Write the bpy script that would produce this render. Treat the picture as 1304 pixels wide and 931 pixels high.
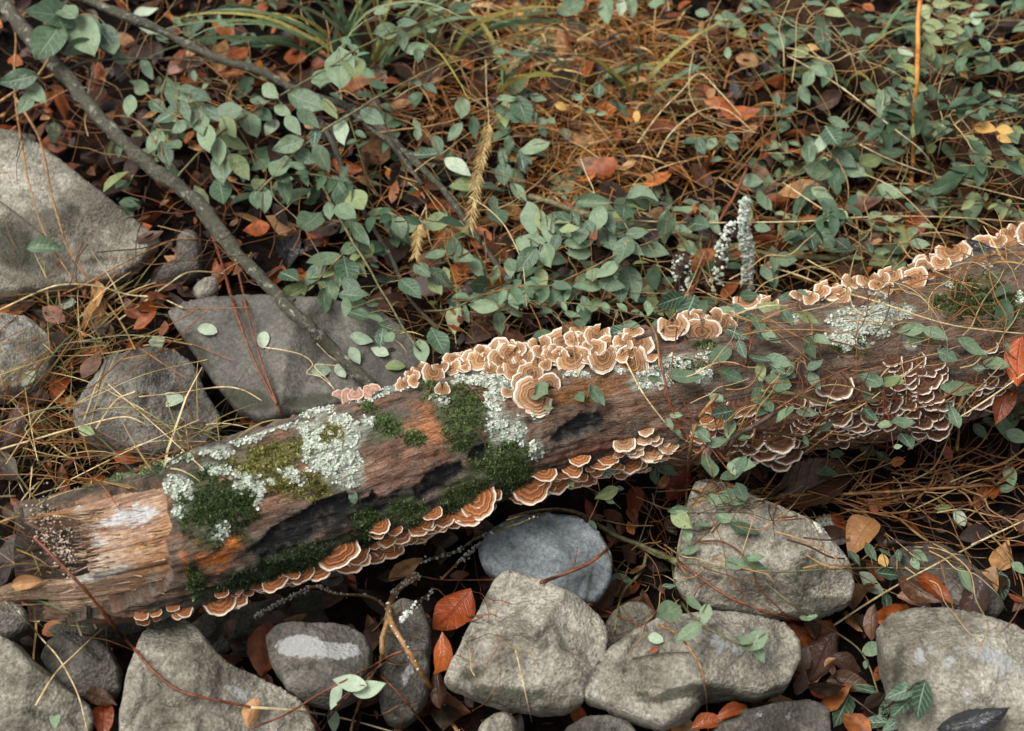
import bpy, math, random
import numpy as np
from mathutils import Vector, Matrix
from mathutils.bvhtree import BVHTree
from mathutils.geometry import delaunay_2d_cdt

random.seed(7); RNG = np.random.default_rng(7)
for o in list(bpy.data.objects): bpy.data.objects.remove(o, do_unlink=True)
SC = bpy.context.scene
COL = SC.collection

# ------------------------------------------------------------------ camera, sky, sun, exposure
W0, H0 = 1304.0, 931.0
HFOV = math.radians(38.0); PITCH = math.radians(44.0); DIST = 1.9
FPX = (W0 / 2) / math.tan(HFOV / 2)
FWD = Vector((0, math.cos(PITCH), -math.sin(PITCH)))
CAM = -FWD * DIST
UPV = Vector((0, math.sin(PITCH), math.cos(PITCH))); RIGHT = Vector((1, 0, 0))
cd = bpy.data.cameras.new('camera'); cam = bpy.data.objects.new('camera', cd); COL.objects.link(cam)
cam.location = CAM; cam.rotation_euler = (math.pi / 2 - PITCH, 0, 0)
cd.sensor_width = 36; cd.lens = 18 / math.tan(HFOV / 2); cd.clip_start = 0.01; cd.clip_end = 200
cd.dof.use_dof = True; cd.dof.focus_distance = 1.68; cd.dof.aperture_fstop = 5.0
SC.camera = cam

world = bpy.data.worlds.new('World'); SC.world = world; world.use_nodes = True
wn = world.node_tree.nodes; wl = world.node_tree.links
bg = wn['Background']
sky = wn.new('ShaderNodeTexSky'); sky.sky_type = 'NISHITA'; sky.sun_disc = False
SUN_EL, SUN_AZ = math.radians(62), math.radians(-112)
sky.sun_elevation = SUN_EL; sky.sun_rotation = SUN_AZ; sky.dust_density = 4.0; sky.air_density = 1.0
hs = wn.new('ShaderNodeHueSaturation'); hs.inputs['Saturation'].default_value = 0.08
wl.new(sky.outputs[0], hs.inputs['Color']); wl.new(hs.outputs[0], bg.inputs['Color'])
bg.inputs['Strength'].default_value = 0.085
sd = bpy.data.lights.new('sun', 'SUN'); sd.energy = 1.5; sd.angle = math.radians(32); sd.color = (1.0, 0.95, 0.88)
sun = bpy.data.objects.new('sun', sd); COL.objects.link(sun)
sdir = Vector((math.sin(SUN_AZ) * math.cos(SUN_EL), math.cos(SUN_AZ) * math.cos(SUN_EL), math.sin(SUN_EL)))
sun.rotation_euler = sdir.to_track_quat('Z', 'Y').to_euler()
SC.view_settings.view_transform = 'Standard'; SC.view_settings.look = 'None'
SC.view_settings.exposure = 1.22; SC.view_settings.gamma = 1.0
SC.cycles.max_bounces = 6; SC.cycles.diffuse_bounces = 3; SC.cycles.use_denoising = True

# ------------------------------------------------------------------ helpers
def lin(r, g, b):
    f = lambda c: (c / 12.92 if c <= 0.04045 else ((c + 0.055) / 1.055) ** 2.4)
    return (f(r / 255), f(g / 255), f(b / 255))
def ray(px, py):
    return (FWD + RIGHT * ((px - W0 / 2) / FPX) + UPV * ((H0 / 2 - py) / FPX)).normalized()
def project(P):            # (N,3) -> pixels, depth
    P = np.asarray(P, float) - np.array(CAM)
    d = P @ np.array(FWD); return W0 / 2 + FPX * (P @ np.array(RIGHT)) / d, H0 / 2 - FPX * (P @ np.array(UPV)) / d, d
def base_z(x, y):
    t = np.maximum(0.0, np.asarray(y, float) - 0.05); return 0.16 * t * t / (t + 0.25)
def at(px, py, h=0.0):
    d = ray(px, py); s = DIST
    for _ in range(40):
        p = CAM + d * s; dz = p.z - (float(base_z(p.x, p.y)) + h); s += dz / max(0.15, -d.z)
    return CAM + d * s
def pxsize(p, n): return n * (p - CAM).dot(FWD) / FPX      # n photo pixels -> metres at point p

def _hash(ix, iy, iz, seed):
    h = (ix * 374761393 + iy * 668265263 + iz * 2147483647 + seed * 974634777) & 0xFFFFFFFF
    h = ((h ^ (h >> 13)) * 1274126177) & 0xFFFFFFFF
    return ((h ^ (h >> 16)) & 0xFFFFFF) / float(0xFFFFFF)
def noise3(P, seed=0):
    P = np.asarray(P, float); I = np.floor(P).astype(np.int64); F = P - I; F = F * F * (3 - 2 * F); r = 0
    for dx in (0, 1):
        for dy in (0, 1):
            for dz in (0, 1):
                w = (F[:, 0] if dx else 1 - F[:, 0]) * (F[:, 1] if dy else 1 - F[:, 1]) * (F[:, 2] if dz else 1 - F[:, 2])
                r = r + w * _hash(I[:, 0] + dx, I[:, 1] + dy, I[:, 2] + dz, seed)
    return r * 2 - 1
def fbm(P, freq, octv=4, seed=0, gain=0.5):
    r = 0; a = 1; P = np.asarray(P, float)
    for k in range(octv): r = r + a * noise3(P * freq + 17.3 * k, seed + k * 7); freq *= 2.03; a *= gain
    return r

def mesh_from(name, V, F, mat=None, smooth=True, attrs=None, uv=None):
    me = bpy.data.meshes.new(name); me.from_pydata([tuple(map(float, v)) for v in V], [], [tuple(int(i) for i in f) for f in F]); me.update()
    if smooth: me.polygons.foreach_set('use_smooth', [True] * len(me.polygons))
    for k, a in (attrs or {}).items():
        a = np.asarray(a, np.float32)
        if a.ndim == 1:
            at_ = me.attributes.new(k, 'FLOAT', 'POINT'); at_.data.foreach_set('value', a)
        else:
            at_ = me.attributes.new(k, 'FLOAT_COLOR', 'POINT'); at_.data.foreach_set('color', np.hstack([a, np.ones((len(a), 1), np.float32)]).ravel())
    if mat: me.materials.append(mat)
    return me
def link(name, me, parent=None, **props):
    o = bpy.data.objects.new(name, me); COL.objects.link(o)
    if parent: o.parent = parent
    for k, v in props.items(): o[k] = v
    return o
def empty(name, loc, **props):
    o = bpy.data.objects.new(name, None); COL.objects.link(o); o.location = loc; o.empty_display_size = 0.02
    for k, v in props.items(): o[k] = v
    return o
def child(name, me, root, **props):      # mesh given in world coordinates, parented to an Empty that is only translated
    o = link(name, me, root, **props); o.matrix_parent_inverse = Matrix.Translation(-root.location); return o

class Soup:                               # collects many small pieces into one mesh
    def __init__(s): s.V = []; s.F = []; s.C = []; s.n = 0
    def add(s, V, F, col):
        V = np.asarray(V, float); s.V.append(V); s.F += [tuple(i + s.n for i in f) for f in F]
        c = np.asarray(col, float); s.C.append(np.tile(c, (len(V), 1)) if c.ndim == 1 else c); s.n += len(V)
    def mesh(s, name, mat, smooth=True):
        return mesh_from(name, np.vstack(s.V), s.F, mat, smooth, {'Col': np.vstack(s.C)})

def catmull(P, n=6):
    P = [np.asarray(p, float) for p in P]
    if len(P) < 3: return [P[0] + (P[1] - P[0]) * t for t in np.linspace(0, 1, n + 1)]
    Q = [2 * P[0] - P[1]] + P + [2 * P[-1] - P[-2]]; out = []
    for i in range(1, len(Q) - 2):
        for t in np.arange(n) / n:
            a, b, c, d = Q[i - 1], Q[i], Q[i + 1], Q[i + 2]
            out.append(0.5 * (2 * b + (c - a) * t + (2 * a - 5 * b + 4 * c - d) * t * t + (3 * b - a - 3 * c + d) * t ** 3))
    out.append(P[-1]); return out
def tube(P, R, sides=7, rough=0.0, seed=0):
    P = np.asarray(P, float); N = len(P); R = np.broadcast_to(np.asarray(R, float), (N,)) if np.ndim(R) else np.full(N, R)
    T = np.gradient(P, axis=0); T /= np.linalg.norm(T, axis=1)[:, None] + 1e-12
    ref = np.array([0.31, 0.2, 0.93]); V = []
    for i in range(N):
        u = np.cross(T[i], ref); u /= np.linalg.norm(u) + 1e-9; v = np.cross(T[i], u)
        for k in range(sides):
            a = 2 * math.pi * k / sides; V.append(P[i] + (u * math.cos(a) + v * math.sin(a)) * R[i])
    V = np.array(V); F = []
    if rough:
        C = np.repeat(P, sides, 0); V = C + (V - C) * (1 + rough * fbm(V, 60 if rough < .5 else 30, 3, seed))[:, None]
    for i in range(N - 1):
        for k in range(sides):
            a = i * sides + k; b = i * sides + (k + 1) % sides; F.append((a, b, b + sides, a + sides))
    F.append(tuple(range(sides))[::-1]); F.append(tuple((N - 1) * sides + k for k in range(sides)))
    return V, F

# ------------------------------------------------------------------ materials
def newmat(name):
    m = bpy.data.materials.new(name); m.use_nodes = True; nt = m.node_tree
    return m, nt.nodes, nt.links, nt.nodes['Principled BSDF']
def n_noise(N, L, scale, detail=6, rough=0.6, vec=None):
    t = N.new('ShaderNodeTexNoise'); t.inputs['Scale'].default_value = scale; t.inputs['Detail'].default_value = detail; t.inputs['Roughness'].default_value = rough
    if vec: L.new(vec, t.inputs['Vector'])
    return t.outputs['Fac']
def n_ramp(N, L, fac, stops, interp='LINEAR'):
    r = N.new('ShaderNodeValToRGB'); r.color_ramp.interpolation = interp; e = r.color_ramp.elements
    while len(e) < len(stops): e.new(0.5)
    for i, (p, c) in enumerate(stops):
        e[i].position = p; e[i].color = (*c, 1) if len(c) == 3 else c
    L.new(fac, r.inputs['Fac']); return r.outputs['Color']
def n_mix(N, L, fac, a, b, mode='MIX'):
    m = N.new('ShaderNodeMix'); m.data_type = 'RGBA'; m.blend_type = mode
    for sock, v in ((m.inputs['Factor'], fac), (m.inputs['A'], a), (m.inputs['B'], b)):
        if hasattr(v, 'is_linked'): L.new(v, sock)
        elif isinstance(v, tuple): sock.default_value = (*v, 1)
        else: sock.default_value = v
    # colour sockets of the Mix node share names with the float ones: pick the RGBA pair
    return m.outputs['Result']
def mixrgb(N, L, fac, a, b, mode='MIX'):
    m = N.new('ShaderNodeMixRGB'); m.blend_type = mode
    for sock, v in ((m.inputs[0], fac), (m.inputs[1], a), (m.inputs[2], b)):
        if isinstance(v, tuple): sock.default_value = (*v, 1)
        elif isinstance(v, (int, float)): sock.default_value = v
        else: L.new(v, sock)
    return m.outputs[0]
def n_math(N, L, op, a, b=0.0):
    m = N.new('ShaderNodeMath'); m.operation = op
    for s, v in ((m.inputs[0], a), (m.inputs[1], b)):
        if isinstance(v, (int, float)): s.default_value = v
        else: L.new(v, s)
    return m.outputs[0]
def n_bump(N, L, h, strength, dist, bsdf):
    b = N.new('ShaderNodeBump'); b.inputs['Strength'].default_value = strength; b.inputs['Distance'].default_value = dist
    L.new(h, b.inputs['Height']); L.new(b.outputs[0], bsdf.inputs['Normal']); return b
def attr(N, name):
    a = N.new('ShaderNodeAttribute'); a.attribute_name = name; return a
def objvec(N): return N.new('ShaderNodeTexCoord').outputs['Object']

def rock_mat(name, dark, mid, light, speck, speckamt=0.5, bump=0.5):
    m, N, L, B = newmat(name); v = objvec(N)
    big = n_noise(N, L, 9, 5, 0.6, v); fine = n_noise(N, L, 210, 8, 0.8, v); med = n_noise(N, L, 30, 8, 0.75, v)
    c = n_ramp(N, L, big, [(0.38, dark), (0.5, mid), (0.62, light)])
    c = mixrgb(N, L, 0.75, c, n_ramp(N, L, fine, [(0.36, (0.28,) * 3), (0.5, (0.92,) * 3), (0.63, (1.6,) * 3)]), 'MULTIPLY')
    c = mixrgb(N, L, n_ramp(N, L, med, [(0.47, (0, 0, 0)), (0.6, (speckamt,) * 3)]), c, speck)
    vor = N.new('ShaderNodeTexVoronoi'); vor.inputs['Scale'].default_value = 260; L.new(v, vor.inputs['Vector'])
    c = mixrgb(N, L, n_ramp(N, L, vor.outputs['Distance'], [(0.05, (0.55,) * 3), (0.28, (0, 0, 0))]), c, dark)
    pa = attr(N, 'patch'); f2 = n_noise(N, L, 60, 8, 0.75, v)
    pm = n_math(N, L, 'ADD', pa.outputs['Fac'], n_math(N, L, 'MULTIPLY', n_math(N, L, 'SUBTRACT', f2, 0.5), 1.6))
    pmask = n_ramp(N, L, pm, [(0.45, (0, 0, 0)), (0.6, (0.9,) * 3)])
    c = mixrgb(N, L, pmask, c, mixrgb(N, L, fine, lin(128, 128, 124), lin(190, 192, 192)))
    ga = attr(N, 'grime_shade'); gm = n_math(N, L, 'ADD', ga.outputs['Fac'], n_math(N, L, 'MULTIPLY', n_math(N, L, 'SUBTRACT', f2, 0.5), 1.5))
    c = mixrgb(N, L, n_ramp(N, L, gm, [(0.4, (0, 0, 0)), (0.8, (0.8,) * 3)]), c, lin(46, 47, 33))  # dark olive tint: mossy grime, plus shade painted on side faces and undercuts
    L.new(c, B.inputs['Base Color']); B.inputs['Roughness'].default_value = 0.72; B.inputs['Specular IOR Level'].default_value = 0.35
    h = n_math(N, L, 'ADD', n_math(N, L, 'MULTIPLY', fine, 0.6), n_math(N, L, 'ADD', med, n_math(N, L, 'MULTIPLY', vor.outputs['Distance'], 0.5)))
    n_bump(N, L, h, min(1, bump * 1.6), 0.008, B); return m
M = {}
M['rock_pale'] = rock_mat('rock_pale', lin(104, 99, 87), lin(146, 141, 127), lin(174, 169, 155), lin(68, 64, 53), 0.55)
M['rock_dark'] = rock_mat('rock_dark', lin(66, 63, 56), lin(96, 92, 84), lin(126, 122, 113), lin(50, 47, 40), 0.5, 0.5)
M['rock_slab'] = rock_mat('rock_slab', lin(74, 71, 65), lin(86, 83, 76), lin(98, 95, 88), lin(60, 58, 52), 0.3, 0.18)
M['rock_blue'] = rock_mat('rock_blue', lin(88, 93, 96), lin(103, 109, 112), lin(116, 121, 123), lin(80, 84, 86), 0.25, 0.16)
M['rock_warm'] = rock_mat('rock_warm', lin(104, 97, 84), lin(134, 127, 114), lin(156, 149, 136), lin(76, 72, 60), 0.45)

def soil_mat():
    m, N, L, B = newmat('soil'); v = objvec(N)
    a = n_noise(N, L, 14, 8, 0.7, v); b = n_noise(N, L, 120, 8, 0.7, v)
    c = n_ramp(N, L, a, [(0.38, lin(12, 9, 7)), (0.52, lin(24, 17, 12)), (0.64, lin(42, 29, 19))])
    c = mixrgb(N, L, 0.7, c, n_ramp(N, L, b, [(0.38, (0.3,) * 3), (0.62, (1.6,) * 3)]), 'MULTIPLY')
    L.new(c, B.inputs['Base Color']); B.inputs['Roughness'].default_value = 0.95; B.inputs['Specular IOR Level'].default_value = 0.08; n_bump(N, L, b, 0.9, 0.01, B); return m
M['soil'] = soil_mat()

def col_mat(name, rough=0.55, nscale=180, amt=0.5, bump=0.3, transl=0.0, spec=0.4, both=False):
    m, N, L, B = newmat(name); c = attr(N, 'Col').outputs['Color']; v = objvec(N)
    f = n_noise(N, L, nscale, 6, 0.7, v)
    c = mixrgb(N, L, amt, c, n_ramp(N, L, f, [(0.36, (0.3,) * 3), (0.5, (0.95,) * 3), (0.64, (1.6,) * 3)]), 'MULTIPLY')
    L.new(c, B.inputs['Base Color']); B.inputs['Roughness'].default_value = rough; B.inputs['Specular IOR Level'].default_value = spec
    n_bump(N, L, f, bump, 0.003, B)
    if transl:
        t = N.new('ShaderNodeBsdfTranslucent'); L.new(c, t.inputs['Color']); mx = N.new('ShaderNodeMixShader'); mx.inputs[0].default_value = transl
        L.new(B.outputs[0], mx.inputs[1]); L.new(t.outputs[0], mx.inputs[2]); L.new(mx.outputs[0], N['Material Output'].inputs['Surface'])
    return m
M['litter'] = col_mat('litter', 0.45, 90, 0.7, 0.5, 0.1, 0.32)
M['grass'] = col_mat('grass', 0.55, 90, 0.4, 0.1, 0.2, 0.3)
def bark_mat():
    m, N, L, B = newmat('bark'); c = attr(N, 'Col').outputs['Color']; v = objvec(N); comb = N.new('ShaderNodeCombineXYZ')
    L.new(n_math(N, L, 'MULTIPLY', attr(N, 'along').outputs['Fac'], 45.0), comb.inputs[0]); L.new(attr(N, 'ax').outputs['Fac'], comb.inputs[1]); L.new(attr(N, 'ay').outputs['Fac'], comb.inputs[2])
    g = n_noise(N, L, 1.0, 9, 0.75, comb.outputs[0]); f = n_noise(N, L, 420, 6, 0.75, v); big = n_noise(N, L, 60, 8, 0.7, v)
    vor = N.new('ShaderNodeTexVoronoi'); vor.feature = 'DISTANCE_TO_EDGE'; vor.inputs['Scale'].default_value = .9; L.new(comb.outputs[0], vor.inputs['Vector'])
    c = mixrgb(N, L, 0.85, c, n_ramp(N, L, g, [(0.36, (0.28, 0.26, 0.25)), (0.5, (0.95,) * 3), (0.64, (1.5, 1.45, 1.4))]), 'MULTIPLY')
    c = mixrgb(N, L, 0.7, c, n_ramp(N, L, f, [(0.36, (0.35,) * 3), (0.64, (1.55,) * 3)]), 'MULTIPLY')
    c = mixrgb(N, L, n_ramp(N, L, big, [(0.5, (0, 0, 0)), (0.66, (0.4,) * 3)]), c, lin(150, 140, 126))
    L.new(c, B.inputs['Base Color']); B.inputs['Roughness'].default_value = 0.66; B.inputs['Specular IOR Level'].default_value = 0.35
    h = n_math(N, L, 'ADD', g, n_math(N, L, 'ADD', n_math(N, L, 'MULTIPLY', f, 0.5), n_math(N, L, 'MULTIPLY', n_math(N, L, 'MINIMUM', vor.outputs['Distance'], 0.12), 2.0)))
    n_bump(N, L, h, 1.0, 0.006, B); return m
M['bark'] = bark_mat()
M['lichen'] = col_mat('lichen', 0.9, 600, 0.5, 0.5, 0, 0.1)
M['moss'] = col_mat('moss', 0.85, 400, 0.4, 0.1, 0.1, 0.15)

def wood_mat():
    m, N, L, B = newmat('exposed_wood'); c = attr(N, 'Col').outputs['Color']; g = attr(N, 'grain')
    comb = N.new('ShaderNodeCombineXYZ')
    a = attr(N, 'along').outputs['Fac']; b = attr(N, 'across').outputs['Fac']
    L.new(n_math(N, L, 'MULTIPLY', a, 7.0), comb.inputs[0]); L.new(n_math(N, L, 'MULTIPLY', b, 20.0), comb.inputs[1])
    f = n_noise(N, L, 1.0, 8, 0.72, comb.outputs[0])
    comb2 = N.new('ShaderNodeCombineXYZ'); L.new(n_math(N, L, 'MULTIPLY', a, 11.0), comb2.inputs[0]); L.new(n_math(N, L, 'MULTIPLY', b, 75.0), comb2.inputs[1])
    f3 = n_noise(N, L, 1.0, 8, 0.75, comb2.outputs[0]); fz = n_noise(N, L, 330, 6, 0.8, objvec(N))
    c = mixrgb(N, L, 0.9, c, n_ramp(N, L, f, [(0.36, (0.34, 0.28, 0.25)), (0.5, (0.95,) * 3), (0.62, (1.35, 1.3, 1.26))]), 'MULTIPLY')
    c = mixrgb(N, L, 0.75, c, n_ramp(N, L, f3, [(0.38, (0.42, 0.37, 0.33)), (0.5, (1,) * 3), (0.62, (1.3,) * 3)]), 'MULTIPLY')
    c = mixrgb(N, L, 0.5, c, n_ramp(N, L, fz, [(0.38, (0.5,) * 3), (0.62, (1.4,) * 3)]), 'MULTIPLY')
    f = n_math(N, L, 'ADD', f, n_math(N, L, 'MULTIPLY', f3, 0.7))
    L.new(c, B.inputs['Base Color']); B.inputs['Roughness'].default_value = 0.7; B.inputs['Specular IOR Level'].default_value = 0.3
    n_bump(N, L, f, 1.0, 0.005, B); return m
M['wood'] = wood_mat()

def plain_mat(name, c1, c2, rough=0.6, scale=60, bump=0.4, spec=0.35):
    m, N, L, B = newmat(name); v = objvec(N); f = n_noise(N, L, scale, 8, 0.7, v)
    oi = N.new('ShaderNodeObjectInfo')
    c = n_ramp(N, L, f, [(0.38, c1), (0.62, c2)])
    L.new(c, B.inputs['Base Color']); B.inputs['Roughness'].default_value = rough; B.inputs['Specular IOR Level'].default_value = spec
    n_bump(N, L, f, bump, 0.003, B); return m
def branch_mat():
    m, N, L, B = newmat('branch_bark'); v = objvec(N); a = n_noise(N, L, 160, 8, .75, v); b = n_noise(N, L, 26, 6, .7, v); k = n_noise(N, L, 60, 6, .8, v)
    c = n_ramp(N, L, a, [(.38, lin(28, 27, 20)), (.5, lin(60, 58, 44)), (.62, lin(98, 95, 78))])
    c = mixrgb(N, L, n_ramp(N, L, b, [(.45, (0, 0, 0)), (.58, (.7,) * 3)]), c, lin(60, 58, 40))
    c = mixrgb(N, L, n_ramp(N, L, k, [(.57, (0, 0, 0)), (.61, (.85,) * 3)]), c, lin(150, 150, 136))
    L.new(c, B.inputs['Base Color']); B.inputs['Roughness'].default_value = .6; n_bump(N, L, n_math(N, L, 'ADD', a, k), .8, .004, B); return m
M['branch'] = branch_mat()
M['twig_red'] = plain_mat('twig_red', lin(70, 34, 22), lin(128, 74, 46), 0.45, 120, 0.3)
M['twig_tan'] = plain_mat('twig_tan', lin(96, 70, 40), lin(158, 120, 76), 0.5, 120, 0.3)
M['twig_green'] = plain_mat('twig_green', lin(66, 66, 40), lin(116, 110, 76), 0.5, 120, 0.3)
M['twig_dark'] = plain_mat('twig_dark', lin(34, 26, 22), lin(84, 64, 50), 0.6, 120, 0.4)
M['straw'] = plain_mat('straw', lin(150, 126, 84), lin(206, 190, 150), 0.5, 90, 0.15)
M['reed'] = plain_mat('reed', lin(150, 86, 26), lin(196, 138, 66), 0.5, 40, 0.15)
M['rotten'] = plain_mat('rotten_wood', lin(24, 17, 12), lin(58, 42, 30), 0.9, 45, 0.9, 0.1)

def leaf_mat(name, c1, c2, under, vein, veinamt, rough=0.38, spots=0.25, transl=0.15):
    m, N, L, B = newmat(name); u = attr(N, 'lu').outputs['Fac']; w = attr(N, 'lv').outputs['Fac']; oi = N.new('ShaderNodeObjectInfo'); v = objvec(N)
    f = n_noise(N, L, 5, 5, 0.6, v)
    c = mixrgb(N, L, oi.outputs['Random'], c1, c2)
    c = mixrgb(N, L, 0.5, c, n_ramp(N, L, f, [(0.3, (0.68,) * 3), (0.7, (1.25,) * 3)]), 'MULTIPLY')
    aw = n_math(N, L, 'ABSOLUTE', w)
    mid = n_ramp(N, L, aw, [(0.03, (1,) * 3), (0.10, (0,) * 3)])
    sv = n_math(N, L, 'FRACT', n_math(N, L, 'MULTIPLY', n_math(N, L, 'SUBTRACT', u, n_math(N, L, 'MULTIPLY', aw, 0.22)), 7.0))
    sv = n_ramp(N, L, n_math(N, L, 'ABSOLUTE', n_math(N, L, 'SUBTRACT', sv, 0.5)), [(0.03, (0.6,) * 3), (0.10, (0,) * 3)])
    vm = n_math(N, L, 'MULTIPLY', n_math(N, L, 'MAXIMUM', mid, sv), veinamt)
    c = mixrgb(N, L, vm, c, vein)
    if spots:
        f2 = n_noise(N, L, 9, 3, 0.5, v); c = mixrgb(N, L, n_ramp(N, L, f2, [(0.68, (0,) * 3), (0.76, (spots,) * 3)]), c, lin(70, 58, 30))
    geo = N.new('ShaderNodeNewGeometry'); c = mixrgb(N, L, geo.outputs['Backfacing'], c, under)
    L.new(c, B.inputs['Base Color']); B.inputs['Roughness'].default_value = rough; B.inputs['Specular IOR Level'].default_value = 0.5
    n_bump(N, L, n_math(N, L, 'SUBTRACT', f, vm), 0.3, 0.02, B)
    t = N.new('ShaderNodeBsdfTranslucent'); L.new(c, t.inputs['Color']); mx = N.new('ShaderNodeMixShader'); mx.inputs[0].default_value = transl
    L.new(B.outputs[0], mx.inputs[1]); L.new(t.outputs[0], mx.inputs[2]); L.new(mx.outputs[0], N['Material Output'].inputs['Surface'])
    return m
M['leaf'] = leaf_mat('honeysuckle_leaf', lin(58, 82, 60), lin(118, 138, 106), lin(132, 148, 120), lin(140, 156, 128), 0.4)
M['leaf_pale'] = leaf_mat('pale_leaf', lin(140, 159, 132), lin(166, 180, 156), lin(156, 172, 148), lin(180, 190, 168), 0.4, 0.5, 0.1)
M['leaf_dark'] = leaf_mat('creeper_leaf', lin(44, 68, 48), lin(66, 90, 68), lin(96, 116, 92), lin(150, 166, 144), 0.75, 0.3, 0.0)
M['leaf_lime'] = leaf_mat('lime_leaf', lin(106, 120, 76), lin(132, 144, 100), lin(140, 152, 112), lin(150, 160, 120), 0.4, 0.45, 0.5)
M['leaf_yellow'] = leaf_mat('yellow_leaf', lin(176, 132, 62), lin(196, 158, 84), lin(190, 160, 100), lin(200, 170, 110), 0.3, 0.45, 0.4)
M['leaf_russet'] = leaf_mat('russet_leaf', lin(118, 54, 20), lin(156, 80, 34), lin(138, 88, 50), lin(84, 40, 20), 0.5, 0.3, 0.6)
M['leaf_orange'] = leaf_mat('orange_leaf', lin(156, 70, 27), lin(178, 86, 36), lin(150, 92, 52), lin(104, 48, 24), 0.65, 0.42, 0.75)
M['leaf_red'] = leaf_mat('red_leaf', lin(128, 40, 20), lin(146, 54, 28), lin(120, 60, 44), lin(90, 34, 22), 0.4, 0.3, 0.3)
M['leaf_brown'] = leaf_mat('brown_leaf', lin(66, 45, 31), lin(94, 66, 46), lin(92, 68, 50), lin(48, 32, 24), 0.8, 0.4, 0.3)
M['leaf_umber'] = leaf_mat('umber_leaf', lin(60, 42, 33), lin(84, 60, 48), lin(92, 70, 58), lin(44, 32, 26), 0.6, 0.28, 0.2)
M['leaf_tan'] = leaf_mat('tan_leaf', lin(158, 112, 68), lin(184, 140, 96), lin(180, 142, 104), lin(120, 84, 52), 0.5, 0.45, 0.4)
M['leaf_black'] = leaf_mat('black_leaf', lin(30, 30, 32), lin(46, 46, 48), lin(50, 50, 52), lin(24, 24, 26), 0.5, 0.25, 0.0)
M['leaf_pink'] = leaf_mat('pink_leaf', lin(150, 112, 98), lin(176, 136, 120), lin(170, 140, 124), lin(130, 96, 84), 0.4, 0.4, 0.2)

def cap_mat(name, stops, rim, rimat=0.885):
    m, N, L, B = newmat(name); z = attr(N, 'zone').outputs['Fac']; v = objvec(N); oi = N.new('ShaderNodeObjectInfo')
    f = n_noise(N, L, 3.2, 4, 0.6, v); fine = n_noise(N, L, 16, 6, 0.7, v)
    zz = n_math(N, L, 'ADD', z, n_math(N, L, 'MULTIPLY', n_math(N, L, 'SUBTRACT', f, 0.5), 0.16))
    c = n_ramp(N, L, zz, stops)
    c = mixrgb(N, L, 0.6, c, n_ramp(N, L, oi.outputs['Random'], [(0, (0.5, 0.46, 0.44)), (0.3, (1, .97, .93)), (0.6, (.78, .76, .78)), (0.8, (1.05, 1, .95)), (1, (1.2, 1.2, 1.2))]), 'MULTIPLY')
    c = mixrgb(N, L, 0.55, c, n_ramp(N, L, fine, [(0.3, (0.55,) * 3), (0.7, (1.3,) * 3)]), 'MULTIPLY')
    zr = n_math(N, L, 'ADD', z, n_math(N, L, 'MULTIPLY', n_math(N, L, 'SUBTRACT', fine, 0.5), 0.05))
    c = mixrgb(N, L, n_ramp(N, L, zr, [(rimat, (0,) * 3), (rimat + .05, (1,) * 3)]), c, rim)
    L.new(c, B.inputs['Base Color']); B.inputs['Roughness'].default_value = 0.75; B.inputs['Specular IOR Level'].default_value = 0.25
    wv = n_math(N, L, 'SINE', n_math(N, L, 'MULTIPLY', zz, 48.0))
    n_bump(N, L, n_math(N, L, 'ADD', wv, fine), 0.35, 0.03, B); return m
RIM = lin(218, 204, 186)
M['cap_top'] = cap_mat('cap_tan', [(0.05, lin(92, 62, 38)), (0.2, lin(142, 104, 70)), (0.32, lin(104, 70, 44)), (0.44, lin(166, 128, 92)), (0.56, lin(134, 97, 66)), (0.68, lin(176, 140, 106)), (0.78, lin(160, 124, 94)), (0.88, lin(198, 172, 146))], RIM, 0.85)
M['cap_low'] = cap_mat('cap_brown', [(0.05, lin(96, 56, 30)), (0.2, lin(160, 102, 58)), (0.33, lin(96, 58, 34)), (0.45, lin(170, 110, 66)), (0.58, lin(112, 66, 38)), (0.7, lin(166, 106, 66)), (0.8, lin(118, 74, 46)), (0.9, lin(176, 124, 86))], RIM)
M['cap_dark'] = cap_mat('cap_umber', [(0.05, lin(58, 38, 26)), (0.25, lin(98, 66, 46)), (0.4, lin(56, 37, 27)), (0.55, lin(106, 72, 51)), (0.7, lin(62, 42, 32)), (0.82, lin(116, 84, 64)), (0.9, lin(160, 128, 104))], lin(232, 222, 208))
M['cap_pink'] = cap_mat('cap_pink', [(0.05, lin(132, 100, 84)), (0.5, lin(176, 140, 120)), (0.7, lin(150, 112, 94)), (0.9, lin(190, 156, 138))], lin(206, 184, 168))

# ------------------------------------------------------------------ solids: ground, rocks, logs
SOLID_V = []; SOLID_F = []; _sn = 0
def solid(V, F):
    global _sn
    SOLID_V.extend(Vector(map(float, v)) for v in V); SOLID_F.extend(tuple(int(i) + _sn for i in f) for f in F); _sn += len(V)

def ground_z(x, y):
    x = np.asarray(x, float); y = np.asarray(y, float)
    z = base_z(x, y) - 0.015
    front = np.clip((-0.02 - y) / 0.18, 0, 1); z = z - 0.075 * front
    P = np.stack([x.ravel(), y.ravel(), np.zeros(x.size)], 1)
    return z + (0.018 * fbm(P, 6, 4, 3)).reshape(x.shape) + (0.10 * fbm(P, 0.7, 2, 9) * np.clip((np.hypot(P[:, 0], P[:, 1]) - 1.8) / 3, 0, 1)).reshape(x.shape)
def axis_pts():
    f = np.concatenate([-np.geomspace(1.2, 30, 22)[::-1][:-1], np.linspace(-1.2, 1.2, 190), np.geomspace(1.2, 30, 22)[1:]]); return f
gx = axis_pts(); gy = axis_pts() + 0.5
GX, GY = np.meshgrid(gx, gy); GZ = ground_z(GX, GY)
GV = np.stack([GX.ravel(), GY.ravel(), GZ.ravel()], 1); nx = len(gx)
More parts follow.
